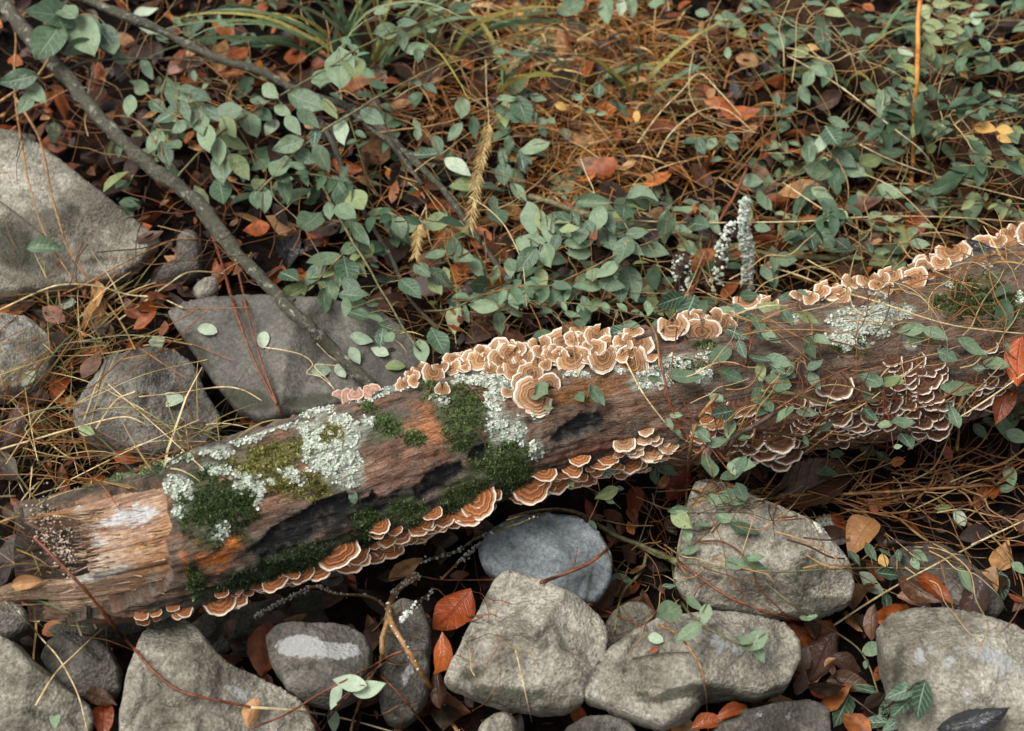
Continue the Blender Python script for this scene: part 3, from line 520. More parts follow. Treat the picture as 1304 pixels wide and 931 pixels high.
C_ = lerp(C_, np.array(lin(25, 26, 28)), np.clip(scar * 1.6 + 0.5 * n3 * (scar > 0), 0, 1)); C_ = lerp(C_, np.array(lin(52, 38, 28)), np.where(exposed, 0.9, 0)); C_ = lerp(C_, np.array(lin(138, 98, 58)), np.where(exposed & (lx > 192) & (ly < 748), 0.9, 0))
C_ = np.clip(C_ * 1.3 * (1 + 0.25 * n3)[:, None], 0.004, 1)
LF = [(i * NA + k, i * NA + (k + 1) % NA, (i + 1) * NA + (k + 1) % NA, (i + 1) * NA + k) for i in range(NT - 1) for k in range(NA)]
EV = NT * NA; LVc = np.vstack([LV, LV[:NA].mean(0)[None] + TL[0] * 0.05, LV[-NA:].mean(0)[None]]); CC = np.vstack([C_, [lin(40, 30, 24)], [lin(70, 50, 36)]])
LF += [(EV, (k + 1) % NA, k) for k in range(NA)] + [(EV + 1, EV - NA + k, EV - NA + (k + 1) % NA) for k in range(NA)]
log = empty('fallen_log', Vector(CP[NT // 2, :3]) - Vector((0, 0, LH)), label='fallen log with mossy lichened bark and a broken bare wood end', category='log')
bark = child('bark', mesh_from('bark', LVc, LF, M['bark'], True, {'Col': CC, 'along': np.append(S, [0, 0]), 'ax': np.append(CO * .09 * 240, [0, 0]), 'ay': np.append(SI * .09 * 240, [0, 0])}), log)
LOG_BVH = BVHTree.FromPolygons([Vector(v) for v in LVc], LF); solid(LVc, LF)

# bare wood core at the broken end
NW, ND = 170, 360; bi = np.searchsorted(lx.reshape(NT, NA)[:, 0], 262); 
WV = []; WC = []; WA = []; WB = []
wang = np.linspace(0, 2 * np.pi, ND, endpoint=False)
def ip(arr, t): k = int(min(max(t, 0), NT - 1.001)); f = t - k; return arr[k] * (1 - f) + arr[min(k + 1, NT - 1)] * f
bigstep = (arc[bi] - arc[0])
wstart = np.zeros(ND)
for k, a in enumerate(wang):    # a=0 is the top of the log; the camera side lies at angles where VA points to the camera
    d0 = UA[0] * math.cos(a) + VA[0] * math.sin(a); wstart[k] = 0.0
camside = np.sign((VA[0] @ (np.array(CAM) - CP[0, :3])))
for w in range(NW):
    for k, a in enumerate(wang):
        th = ((a * camside + math.pi) % (2 * math.pi)) - math.pi     # 0 top, +90deg camera side, 180 bottom
        deg = math.degrees(th)
        # jagged starting line: recessed near the top, a long splinter in the middle, short below
        if deg < 0: s0 = 0.02
        elif deg < 62: s0 = 0.078
        elif deg < 74: s0 = 0.078 - (deg - 62) / 12 * 0.09
        elif deg < 83: s0 = -0.04 + (deg - 74) * 0.0012
        elif deg < 92: s0 = -0.03 + (deg - 83) / 9 * 0.068
        elif deg < 150: s0 = 0.036 - (deg - 92) * 0.0003
        else: s0 = 0.03
        s0 += 0.006 * math.sin(k * 2.3) + 0.004 * math.sin(k * 5.1 + 1)
        t = w / (NW - 1); s_ = s0 + (bigstep - s0) * t
        i_ = np.interp(s_, arc, np.arange(NT)) if s_ >= 0 else 0
        c = ip(CP, i_); u_, v_ = ip(UA, i_), ip(VA, i_)
        p = c[:3] + (TL[0] * s_ if s_ < 0 else 0)
        flat = 0.90
        if 30 < deg < 150: flat = min(0.93, 0.80 / max(0.3, math.cos(math.radians((deg - 92) * 0.85))))    # weathered flat face
        rr = c[3] * flat
        WV.append(p + (u_ * math.cos(a) + v_ * math.sin(a)) * rr); WA.append(s_ * 10); WB.append(a * 2.2)
WV = np.array(WV); WA = np.array(WA); WB = np.array(WB)
gq = np.stack([WA * 0.7, WB * 2.2, np.zeros(len(WA))], 1); gn = fbm(gq, 2.2, 4, 81); gs = np.sign(noise3(np.stack([WA * 0.12, WB * 3.2, np.zeros(len(WA))], 1) * 1.3, 83))
wc = WV.reshape(NW, ND, 3).mean(1); outw = WV - np.repeat(wc, ND, 0); outw /= np.linalg.norm(outw, axis=1)[:, None]
WV = WV + outw * (0.0008 * gn + 0.0011 * gs + 0.004 * fbm(WV, 16, 2, 5))[:, None]
wx, wy, _ = project(WV)
WC = np.tile(lin(160, 136, 114), (len(WV), 1)); WC = lerp(WC, np.array(lin(144, 116, 94)), 0.4 + 1.1 * fbm(WV, 18, 3, 87)); WC = lerp(WC, np.array(lin(116, 90, 76)), 1.2 * gn - 0.2)
thd = np.degrees(((np.tile(wang, NW) * camside + np.pi) % (2 * np.pi)) - np.pi); crk = np.zeros(len(WV))
for (dg0, wd) in ((48, .9), (66, 1.6), (80, .8), (93, 1.3), (108, .8), (118, 1.2), (132, 1.4)):
    off_ = thd - dg0 - 3.5 * fbm(np.stack([WA * 1.1, np.full(len(WA), dg0 * 1.0), np.zeros(len(WA))], 1), 1, 4, int(dg0)); crk = np.maximum(crk, np.clip(1 - np.abs(off_) / wd, 0, 1) * (noise3(np.stack([WA * .8, np.full(len(WA), dg0 * 3.0), np.zeros(len(WA))], 1), 9) > -.35))
WV = WV - outw * (0.005 * crk)[:, None]; WC = lerp(WC, np.array(lin(44, 30, 22)), crk * .9)
for (px, py, rx, ry, an, c, st) in [(124, 690, 8, 12, 0, (205, 205, 200), .9), (172, 658, 34, 10, -14, (206, 202, 194), .9), (165, 655, 12, 7, 0, (205, 200, 195), .8), (122, 632, 12, 5, -10, (205, 205, 196), 1), (140, 730, 26, 4, -16, (200, 198, 192), .9), (200, 736, 11, 5, 0, (205, 205, 196), 1), (130, 712, 20, 20, 0, (166, 150, 132), .7), (100, 645, 4, 12, -20, (190, 196, 190), .9),
         (70, 670, 26, 30, 0, (64, 46, 34), .9), (120, 790, 60, 7, -10, (130, 66, 34), .6), (190, 720, 20, 30, 0, (138, 96, 52), .6), (40, 735, 40, 12, -12, (150, 118, 92), .5), (209, 660, 6, 60, 3, (140, 98, 58), .6)]:
    ca, sa = math.cos(math.radians(an)), math.sin(math.radians(an)); dx, dy = wx - px, wy - py
    e = np.hypot((dx * ca + dy * sa) / rx, (-dx * sa + dy * ca) / ry) + 0.35 * gn + 1.0 * fbm(WV, 170, 4, 3)
    WC = lerp(WC, np.array(lin(*c)), st * np.clip((1.2 - e) * 5, 0, 1))
WC = np.clip(WC * 2.5, 0, .9)
WF = [(i * ND + k, (i + 1) * ND + k, (i + 1) * ND + (k + 1) % ND, i * ND + (k + 1) % ND) for i in range(NW - 1) for k in range(ND)]
capc = wc[0] + TL[0] * 0.03; WVc = np.vstack([WV, capc[None]]); WCc = np.vstack([WC, [lin(58, 42, 32)]])
WF += [(len(WV), k, (k + 1) % ND) for k in range(ND)]
child('exposed_wood', mesh_from('exposed_wood', WVc, WF, M['wood'], True, {'Col': WCc, 'along': np.append(WA, 0), 'across': np.append(WB, 0)}), log, label='bare tan splintered wood where the bark has fallen away')
solid(WVc, WF)

# dark rotten trunk in the leaf litter behind
rl = [at(940, -40, 0.02), at(1040, 28, 0.02), at(1130, 95, 0.02), at(1220, 160, 0.02), at(1310, 225, 0.02), at(1400, 300, 0.02)]
rp = np.array(catmull(rl, 14)); rv, rf = tube(rp, np.linspace(0.055, 0.07, len(rp)), 26, 0.0)
rc = np.repeat(rp, 26, 0); off = rv - rc; off[:, 2] *= 0.7; ridg = fbm(np.stack([rv[:, 0] * .3, rv[:, 1] * .3 + np.tile(np.arange(26), len(rp)) * .22, rv[:, 2]], 1), 4, 4, 5)
rv = rc + off * (1 + 0.22 * ridg - 0.25 * (np.abs(np.tile(np.arange(26), len(rp)) - 17) < 1.5))[:, None]
rot = link('rotten_log', mesh_from('rotten_log', rv, rf, M['rotten']), label='dark rotten log with a long crack lying in the leaf litter', category='log'); solid(rv, rf)

BVH = BVHTree.FromPolygons(SOLID_V, SOLID_F)
def hit(px, py, off=0.0):
    d = ray(px, py); loc, nor, idx, s = BVH.ray_cast(CAM, d)
    if loc is None: loc = at(px, py, 0); nor = Vector((0, 0, 1))
    if nor.dot(d) > 0: nor = -nor
    return loc - d * off, nor
def depth_at(px, py):
    d = ray(px, py); loc, nor, idx, s = BVH.ray_cast(CAM, d)
    return s if loc is not None else (at(px, py) - CAM).length
def log_hit(px, py):
    d = ray(px, py); loc, nor, idx, s = LOG_BVH.ray_cast(CAM, d); return loc, (-nor if nor is not None and nor.dot(d) > 0 else nor)

# ------------------------------------------------------------------ lichen and moss on the log
def ell_samples(px, py, rx, ry, an, n):
    r = np.sqrt(RNG.uniform(0, 1, n)); a = RNG.uniform(0, 2 * np.pi, n); x, y = rx * r * np.cos(a), ry * r * np.sin(a)
    ca, sa = math.cos(math.radians(an)), math.sin(math.radians(an)); return np.stack([px + x * ca - y * sa, py + x * sa + y * ca], 1), r
def frame(n):
    n = np.asarray(n, float); u = np.cross(n, [0.3, 0.9, 0.2]); u /= np.linalg.norm(u) + 1e-9; return u, np.cross(n, u)
for lab, els in LICHEN:
    sp = Soup()
    for (px, py, rx, ry, an) in els:
        n = int(3.14 * rx * ry / 1.5) + 8; pts, rr = ell_samples(px, py, rx * 1.15, ry * 1.15, an, n)
        keep = 0.9 * fbm(np.hstack([pts / 6, np.zeros((n, 1))]), 1, 3, 5) + RNG.uniform(-.35, .35, n) > rr * 1.0 - 0.5
        for (x, y), k in zip(pts, keep):
            if not k: continue
            loc, nor = log_hit(x, y)
            if loc is None: continue
            u, v = frame(nor); R = random.uniform(0.0007, 0.0021); ph = random.uniform(0, 6)
            t = np.array(nor) + RNG.normal(0, 0.28, 3); t /= np.linalg.norm(t); u, v = frame(t)
            c0 = np.array(loc) + np.array(nor) * random.uniform(0.0004, 0.002)
            ring = [c0 + (u * math.cos(ph + a) + v * math.sin(ph + a)) * R * random.uniform(0.6, 1.25) + t * R * 0.25 for a in np.linspace(0, 2 * math.pi, 7, endpoint=False)]
            b = random.uniform(0.72, 1.12); c = np.array(lin(198, 203, 190) if random.random() < 0.75 else lin(164, 178, 158)) * b
            sp.add([c0 - t * R * 0.1] + ring, [(0, i + 1, (i + 1) % 7 + 1) for i in range(7)], np.clip(c, 0, 1))
    if sp.n: link('lichen_patch', sp.mesh('lichen_patch', M['lichen']), bark, kind='stuff', label=lab)
for lab, els, mc in MOSS:
    sp = Soup()
    for (px, py, rx, ry, an) in els:
        n = int(3.14 * rx * ry / 0.5) + 20; pts, rr = ell_samples(px, py, rx * 1.4, ry * 1.4, an, n)
        keep = 0.8 * fbm(np.hstack([pts / 9, np.zeros((n, 1))]), 1, 4, 15) + RNG.uniform(-.6, .6, n) > rr * 1.6 - 0.85
        for (x, y), k in zip(pts, keep):
            if not k: continue
            loc, nor = log_hit(x, y)
            if loc is None: continue
            nn = np.array(nor); c = np.array(lin(*mc)) * random.choice((0.5, 0.9, 1.3, 1.3, 1.8, 2.6))
            d = nn + RNG.normal(0, 0.55, 3); d /= np.linalg.norm(d); s, _ = frame(d); h = random.uniform(0.0022, 0.0052); w = random.uniform(0.0005, 0.0011)
            b = np.array(loc) - nn * 0.0006
            sp.add([b - s * w, b + s * w, b + d * h * .6 + s * w, b + d * h, b + d * h * .6 - s * w], [(0, 1, 2, 4), (4, 2, 3)], [c * .75, c * .75, c, c * 1.3, c])
    if sp.n: link('moss', sp.mesh('moss', M['moss'], False), bark, kind='stuff', label=lab)

# ------------------------------------------------------------------ bracket fungi
def cap_mesh(seed, span, mat):
    r_ = random.Random(seed); na, nr = 34, 11; V = []; Z = []; F = []
    ph = [r_.uniform(0, 6.3) for _ in range(6)]; ruf = r_.uniform(0.03, 0.07); lob = r_.uniform(0.03, 0.12); nl = r_.choice((3, 4, 5))
    full = span > 300
    for side in (0, 1):
        for j in range(nr):
            t = j / (nr - 1); r = t ** 0.9
            for i in range(na):
                a = math.radians(-span / 2 + span * i / (na - 1)); ed = 1 + lob * math.sin(nl * a + ph[0]) + 0.028 * math.sin(9 * a + ph[1]) + 0.014 * math.sin(17 * a + ph[5])
                q = abs(a) / math.radians(span / 2); ed *= (1 - 0.22 * max(0, q - .6) / .4) if not full else 1
                x, y = math.sin(a) * r * ed, math.cos(a) * r * ed
                z = 0.06 * r - 0.16 * r * r + ruf * r ** 3 * math.sin(5 * a + ph[2]) + 0.6 * ruf * r ** 3 * math.sin(9 * a + ph[3]) + 0.015 * math.sin(r * 24 + ph[4]) * (1 - side)
                if side: z -= 0.07 * (1 - r ** 4) + 0.018
                V.append((x, y + 0.0, z)); Z.append(r if not side else 1.0)
        o = side * na * nr
        for j in range(nr - 1):
            for i in range(na - 1):
                f = (o + j * na + i, o + j * na + i + 1, o + (j + 1) * na + i + 1, o + (j + 1) * na + i); F.append(f[::-1] if not side else f)
    for i in range(na - 1):
        a = (nr - 1) * na + i; b = na * nr + (nr - 1) * na + i; F.append((a + 1, a, b, b + 1)[::-1])
    return mesh_from('bracket', V, F, M[mat], True, {'zone': Z})
CAPS = {}
for mat in ('cap_top', 'cap_low', 'cap_dark', 'cap_pink'):
    CAPS[mat] = [cap_mesh(hash_ + 100, sp_, mat) for hash_, sp_ in enumerate((190, 210, 230, 250, 200, 180, 320, 340))]
def caps(label, mat, kind, items):
    locs = []
    items = list(items) + [(x + random.uniform(-.75, .75) * w, y + (random.uniform(.15, .5) if kind != 'top' else random.uniform(-.3, .45)) * w, w * random.uniform(.55, .85)) for (x, y, w) in items if kind != 'top' or random.random() < .5]
    for (x, y, w) in items:
        loc, nor = log_hit(x, y)
        if loc is None: loc, nor = log_hit(x, y - 14)
        if loc is None: loc, nor = log_hit(x, y + 12)
        if loc is None:
            s = 1e9; k = np.argmin((lx - x) ** 2 + (ly - y) ** 2 + 1e6 * (~front)); loc, nor = Vector(LV[k]), Vector(Dn[k])
        locs.append((Vector(loc), Vector(nor), w))
    root = empty('fungus_cluster', sum((l for l, _, _ in locs), Vector()) / len(locs), label=label, category='fungus', group='bracket fungi on the log')
    for (loc, nor, w) in locs:
        toC = (CAM - loc).normalized(); big = random.random() < 0.3
        if kind == 'top':
            nz = (nor * 0.6 + toC * 0.6 + Vector(RNG.normal(0, 0.14, 3))).normalized(); outv = Vector((0, -0.6, -0.5)) + nor * 0.3 + Vector(RNG.normal(0, 0.35, 3)); me = CAPS[mat][random.choice((2, 3, 6, 7, 3, 6))]
        else:
            h = Vector((toC.x * .6 + nor.x * .4, toC.y, 0)).normalized(); outv = h + Vector((random.uniform(-.4, .4), 0, random.uniform(-.05, .1)))
            nz = (Vector((0, 0, 1)) + h * (random.uniform(0.3, 0.75) if mat != 'cap_dark' else random.uniform(.45, .95)) + Vector(RNG.normal(0, 0.09, 3))).normalized(); me = CAPS[mat][random.choice((0, 1, 2, 4, 5, 1))]
        yv = (outv - nz * outv.dot(nz)).normalized(); xv = yv.cross(nz)
        s = pxsize(loc, w) * (0.68 if kind == 'top' else 0.72 if mat == 'cap_dark' else .58) * random.uniform(.72, 1.2)
        if kind == 'top': p = loc + nor * (0.004 + 0.25 * s * (0 if me in CAPS[mat][6:] else .3)) + nz * 0.004 - (yv * s * 0.45 if me not in CAPS[mat][6:] else Vector())
        else: p = loc + yv * s * (.12 if mat == 'cap_dark' else -.1) + Vector((0, 0, s * .12))
        o = link('bracket', me, root)
        o.matrix_parent_inverse = Matrix.Translation(-root.location)
        dx = random.uniform(0.9, 1.12); o.matrix_basis = Matrix.Translation(p) @ Matrix((xv * s * dx, yv * s * random.uniform(.8, 1.0), nz * s)).transposed().to_4x4()
    return root
T = lambda ox, oy, L, sc=3.952: [(ox + a / sc, oy + b / sc) + tuple([c / sc] + list(r)) for (a, b, c, *r) in L]
caps('long crest of tan ruffled fungus rosettes on top of the log', 'cap_top', 'top',
     T(650, 230, [(630, 870, 140), (490, 905, 90), (420, 825, 110), (500, 845, 95), (545, 880, 90), (430, 872, 90), (400, 915, 90), (265, 835, 125), (330, 822, 80), (185, 860, 90), (110, 870, 115), (45, 880, 100), (0, 905, 100), (80, 812, 90), (205, 890, 90), (150, 832, 80), (450, 785, 80), (360, 795, 80), (15, 835, 90), (620, 800, 80), (560, 820, 80), (300, 880, 90), (240, 800, 70)]) +
     T(650, 460, [(95, 75, 150), (25, 60, 90), (40, 150, 95), (80, 200, 145), (200, 15, 100), (320, 20, 140), (460, 20, 140), (600, 0, 150), (130, 20, 90), (540, 0, 90), (390, 0, 90), (250, 0, 80), (700, -15, 90)]) +
     T(325, 230, [(985, 875, 105), (1080, 845, 110), (1180, 835, 110), (1120, 905, 110), (1235, 890, 150), (1035, 900, 80), (1270, 850, 90), (1010, 840, 70), (1140, 860, 90), (960, 915, 80)]) +
     T(325, 460, [(1115, 20, 110), (1215, 25, 100), (1290, 65, 100), (1175, 0, 90), (1250, 60, 70)]))
caps('small tan brackets on moss where the crest fungi begin', 'cap_top', 'top', T(325, 460, [(755, 75, 90), (825, 88, 120), (880, 48, 90), (1010, 55, 110), (935, 140, 65), (800, 60, 70), (930, 20, 70)]))
caps('pinkish brackets on the log by the branch foot', 'cap_pink', 'top', T(325, 460, [(435, 160, 90), (515, 140, 80), (580, 120, 70), (480, 150, 60)]))
caps('pair of tan rosettes standing alone on the log crest', 'cap_top', 'top', T(650, 230, [(830, 772, 150), (965, 762, 135), (945, 702, 90), (1030, 712, 70), (1085, 722, 60), (900, 720, 70)]))
caps('single tan bracket at the foot of the lichened stub', 'cap_top', 'top', [(952, 394, 26), (961, 388, 18)])
caps('tan ruffled brackets along the crest towards the mossy log end', 'cap_top', 'top', T(974, 230, [(320, 525, 115), (430, 500, 95), (520, 535, 125), (600, 490, 100), (620, 432, 80), (695, 415, 90), (750, 460, 105), (830, 390, 130), (950, 352, 120), (280, 560, 80), (380, 540, 80), (880, 400, 90), (1000, 330, 80), (560, 560, 70), (30, 590, 70), (170, 602, 70), (790, 420, 80)]))
caps('peach brackets around a wet dark leaf on the log crest', 'cap_top', 'top', T(974, 230, [(1100, 275, 100), (1215, 250, 120), (1285, 290, 80), (1235, 325, 110), (1170, 290, 80), (1270, 250, 90), (1330, 270, 110)]))
caps('small brown brackets hanging at the log base over the wide rock', 'cap_low', 'shelf', T(0, 690, [(880, 340, 125), (850, 318, 70), (705, 385, 85), (770, 372, 60), (905, 330, 80)], 3.864))
caps('row of orange brown brackets climbing above the patched rock', 'cap_low', 'shelf', T(0, 690, [(1140, 272, 170), (1145, 325, 150), (1090, 300, 90), (1175, 243, 55), (1265, 262, 80)], 3.864) + T(325, 690, [(200, 180, 95), (170, 218, 125), (90, 235, 145), (250, 200, 75), (325, 190, 70), (20, 268, 90), (60, 205, 80), (140, 190, 80), (230, 225, 80)], 3.864))
caps('stacked orange brown brackets over the shaded rock', 'cap_low', 'shelf', T(325, 690, [(395, 35, 210), (410, 82, 80), (490, 65, 165), (310, 125, 185), (500, 110, 175), (440, 120, 90)], 3.864))
caps('stack of brown brackets over the lichened twigs', 'cap_low', 'shelf', T(325, 460, [(615, 820, 120), (700, 848, 95), (660, 890, 120), (740, 900, 90), (680, 925, 110), (720, 870, 70)]) + T(325, 690, [(650, 30, 100), (705, 20, 100), (680, 78, 150), (615, 128, 140), (640, 60, 80)], 3.864))
caps('crowded brown brackets beside mossy bark above the blue-grey stone', 'cap_low', 'shelf', T(325, 460, [(890, 760, 135), (870, 805, 110), (1180, 650, 115), (1115, 705, 160), (1050, 752, 170), (1130, 762, 90), (925, 820, 95), (945, 840, 90), (1050, 800, 150), (1060, 835, 100), (830, 870, 140), (1080, 855, 90), (990, 882, 95), (850, 910, 110), (1000, 840, 90), (1110, 820, 90), (900, 880, 100), (940, 905, 90), (790, 900, 80)]) + T(325, 690, [(820, 15, 130), (780, 40, 90)], 3.864))
caps('broad tier of brown brackets under the black scar', 'cap_low', 'shelf', T(650, 460, [(160, 552, 150), (105, 625, 185), (345, 482, 145), (315, 532, 130), (345, 570, 100), (265, 588, 110), (230, 650, 130), (330, 648, 110), (395, 642, 110), (405, 678, 120), (430, 602, 90), (160, 682, 130), (80, 660, 110), (210, 610, 100), (300, 620, 90), (270, 560, 100)]))
caps('brown brackets clustered beside the four leaf sprig', 'cap_low', 'shelf', T(650, 460, [(490, 482, 110), (548, 468, 45), (612, 468, 70), (605, 508, 165), (640, 560, 110), (560, 548, 100), (600, 590, 100), (480, 560, 80), (660, 520, 80), (520, 575, 80)]))
caps('upright tan clump with rounded lobes above the brown brackets', 'cap_top', 'shelf', T(650, 460, [(680, 345, 85), (668, 388, 120), (732, 392, 80), (570, 405, 100), (690, 440, 160), (795, 422, 110), (620, 425, 90)]))
caps('tan brackets between the orange twig and the dark branch', 'cap_low', 'shelf', T(650, 460, [(1030, 235, 120), (1020, 292, 150), (970, 342, 150), (1062, 332, 90), (945, 400, 90), (1000, 380, 80)]))
caps('curled brown brackets behind the dark crossing branch', 'cap_dark', 'shelf', T(650, 460, [(1160, 190, 140), (1130, 270, 100), (1175, 322, 120), (1140, 450, 120), (1200, 405, 120), (1275, 422, 120), (1130, 362, 110), (1230, 370, 100), (1180, 480, 90), (1100, 410, 80), (1260, 360, 90), (1210, 440, 100)]))
caps('huge crowded colony of dark brackets with white rims', 'cap_dark', 'shelf', T(974, 460, [(350, 95, 155), (290, 150, 135), (390, 145, 85), (380, 240, 135), (360, 310, 100), (335, 378, 85), (430, 332, 75), (500, 322, 80), (470, 200, 90), (640, 155, 105), (620, 200, 115), (715, 185, 95), (600, 255, 125), (675, 105, 80), (740, 120, 80), (800, 150, 85), (820, 70, 105), (870, 60, 75), (905, 90, 95), (880, 120, 85), (730, 75, 85), (660, 50, 80), (720, 25, 105), (820, 20, 95), (680, 28, 80), (750, 45, 80), (880, 185, 105), (790, 190, 70), (940, 205, 95), (850, 235, 105), (740, 235, 95), (1005, 232, 80), (790, 282, 115), (880, 275, 85), (800, 325, 75), (780, 352, 65), (560, 310, 70), (700, 150, 80), (560, 200, 90), (660, 230, 90), (850, 150, 80), (920, 160, 80), (520, 260, 100), (440, 280, 90), (700, 270, 80), (580, 150, 80), (640, 0, 80), (760, -10, 90), (850, -5, 90), (950, 240, 80), (420, 190, 80), (330, 200, 100), (830, 195, 80), (740, 300, 80), (480, 150, 80)]) + T(974, 230, [(640, 880, 110), (735, 892, 105), (830, 915, 80), (690, 915, 80)]))
caps('dark brackets low on the log beside the big ribbed leaf', 'cap_dark', 'shelf', T(974, 460, [(150, 190, 80), (190, 212, 80), (170, 310, 120), (70, 352, 140), (40, 412, 150), (70, 512, 150), (205, 290, 90), (110, 440, 110), (20, 470, 110), (230, 340, 90), (130, 380, 100), (260, 250, 90)]))
caps('curled brackets beside the orange hanging leaf', 'cap_dark', 'shelf', T(974, 460, [(1130, 70, 110), (1050, 112, 110), (1080, 170, 120), (1180, 82, 80), (985, 108, 60), (1110, 120, 90), (1160, 30, 90)]) + T(974, 230, [(1120, 812, 95), (1190, 870, 120), (1270, 812, 60), (1240, 860, 80)]))
crumb = Soup()       # crumbly whitish crust on the broken end
for _ in range(300):
    x, y = random.choice(((62, 675, 10, 22), (78, 690, 14, 10), (55, 655, 8, 10), (85, 705, 8, 5)))[:2]; x += random.gauss(0, 9); y += random.gauss(0, 14)
    p, nn = hit(x, y, 0.002); 
    if project([p])[0][0] > 115: continue
    u, v = frame(nn); R = random.uniform(.0006, .0017); c = np.array(lin(196, 176, 158)) * random.uniform(.5, 1.1); p = np.array(p)
    crumb.add([p + np.array(nn) * R] + [p + (u * math.cos(a) + v * math.sin(a)) * R * random.uniform(.7, 1.2) for a in np.linspace(0, 6.28, 6)[:-1]], [(0, i + 1, (i + 1) % 5 + 1) for i in range(5)], c)
if crumb.n: child('lichen_crust', crumb.mesh('lichen_crust', M['lichen']), log, kind='stuff', label='crumbly whitish crust on the broken log end')

crumb = Soup()       # white crust on the corner of the tilted rock
for _ in range(500):
    a, r = random.uniform(0, 6.28), math.sqrt(random.random()); x, y = 1056 + 20 * r * math.cos(a), 668 + 13 * r * math.sin(a)
    if math.sin(x * .9) * math.cos(y * .8) > .45: continue
    p, nn = hit(x, y, 0.0015); u, v = frame(nn); R = random.uniform(.0008, .0022); c = np.array(lin(200, 202, 188)) * random.uniform(.6, 1.1); p = np.array(p)
    crumb.add([p + np.array(nn) * R * .6] + [p + (u * math.cos(a) + v * math.sin(a)) * R * random.uniform(.6, 1.2) for a in np.linspace(0, 6.28, 7)[:-1]], [(0, i + 1, (i + 1) % 6 + 1) for i in range(6)], c)
link('lichen_crust', crumb.mesh('lichen_crust', M['lichen']), tilted, kind='stuff', label='white lichen crust on the rock corner')

sl = Soup()          # splinters and fibres on the broken wood
for _ in range(260):
    if random.random() < .55: x, y = random.uniform(100, 124), random.uniform(645, 715)
    elif random.random() < .5: x, y = random.uniform(40, 110), random.choice((722, 745, 770)) + random.uniform(-8, 8)
    else: x, y = random.uniform(120, 208), random.uniform(640, 770)
    p, nn = hit(x, y, .0); d = Vector(-TL[5]) + Vector(RNG.normal(0, .16, 3)) + Vector(nn) * random.uniform(0, .22); d.normalize(); l = random.uniform(.004, .022); w = random.uniform(.0004, .0011); sd = d.cross(Vector(nn)).normalized()
    a0 = p + Vector(nn) * .0003 - d * l * .4; c = np.array(lin(*random.choice(((176, 148, 120), (140, 108, 82), (196, 172, 144), (112, 84, 62))))) * random.uniform(.7, 1.1)
    sl.add([a0 - sd * w, a0 + sd * w, a0 + Vector(nn) * w * 1.6, a0 + d * l], [(0, 1, 3), (1, 2, 3), (2, 0, 3), (0, 2, 1)], c)
child('splinters', sl.mesh('splinters', M['grass'], False), log, kind='stuff', label='loose wood fibres on the broken end')

# ------------------------------------------------------------------ leaves and stems
def leaf_shape(kind, var):
    r = random.Random(kind + str(var)); nu, nv = 11, 5; V = []; U = []; W = []; F = []
    fold = r.uniform(0.10, 0.28); curl = r.uniform(-0.25, 0.3); twist = r.uniform(-0.35, 0.35); wav = r.uniform(0.0, 0.05)
    hw = {'oval': 0.27, 'round': 0.33, 'lance': 0.19, 'beech': 0.25, 'long': 0.2, 'heart': 0.42, 'creeper': 0.25, 'fold': 0.26}[kind] * r.uniform(0.9, 1.1)
    if kind in ('beech', 'long'): curl = r.choice((-1, 1)) * r.uniform(0.3, 0.9); wav = r.uniform(0.02, 0.06); fold = r.uniform(-0.2, 0.5)
    if kind == 'fold': fold = 0.75
    for i in range(nu):
        u = i / (nu - 1)
        if kind == 'heart': w = hw * (max(0, 1 - u) ** 0.62) * (0.55 + 0.45 * min(1, u / 0.12)) * 1.25
        elif kind in ('round',): w = hw * math.sin(math.pi * min(1, max(0, u)) ** 0.95) ** 0.55
        elif kind in ('beech', 'long', 'creeper'): w = hw * math.sin(math.pi * u ** 0.8) ** 0.85
        else: w = hw * math.sin(math.pi * u ** 0.82) ** 0.95
        if i in (0, nu - 1): w = max(w, 0.004) if kind != 'heart' else max(w, .004)
        for j in range(nv):
            t = j / (nv - 1) * 2 - 1; e = 1
            if kind == 'creeper' and abs(t) > .9: e = 1 + 0.06 * (i % 2)
            x = u - (0.10 * (abs(t) ** 2) if kind == 'heart' and i < 3 else 0); y = w * t * e
            z = fold * abs(y) * (1 if kind != 'fold' else 1.2) - curl * (u - 0.4) ** 2 + wav * math.sin(u * 9 + 3 * t + var) * abs(t)
            if kind in ('beech', 'long'): z += curl * 0.9 * t * t * w * 1.4 + 0.012 * math.cos(u * 40) * abs(t)
            tw = twist * (u - 0.3); y, z = y * math.cos(tw) - z * math.sin(tw), y * math.sin(tw) + z * math.cos(tw)
            V.append((x, y, z)); U.append(u); W.append(t)
    for i in range(nu - 1):
        for j in range(nv - 1): a = i * nv + j; F.append((a, a + nv, a + nv + 1, a + 1))
    return V, F, U, W
_LM = {}
def leaf_mesh(kind, mat, var):
    k = (kind, mat, var)
    if k not in _LM:
        V, F, U, W = leaf_shape(kind, var); F = [f for f in F]
        _LM[k] = mesh_from('leaf', V, F, M[mat], True, {'lu': U, 'lv': W})
    return _LM[k]
def rayplane(px, py, P, n):
    d = ray(px, py); den = d.dot(n); 
    return CAM + d * ((P - CAM).dot(n) / den)
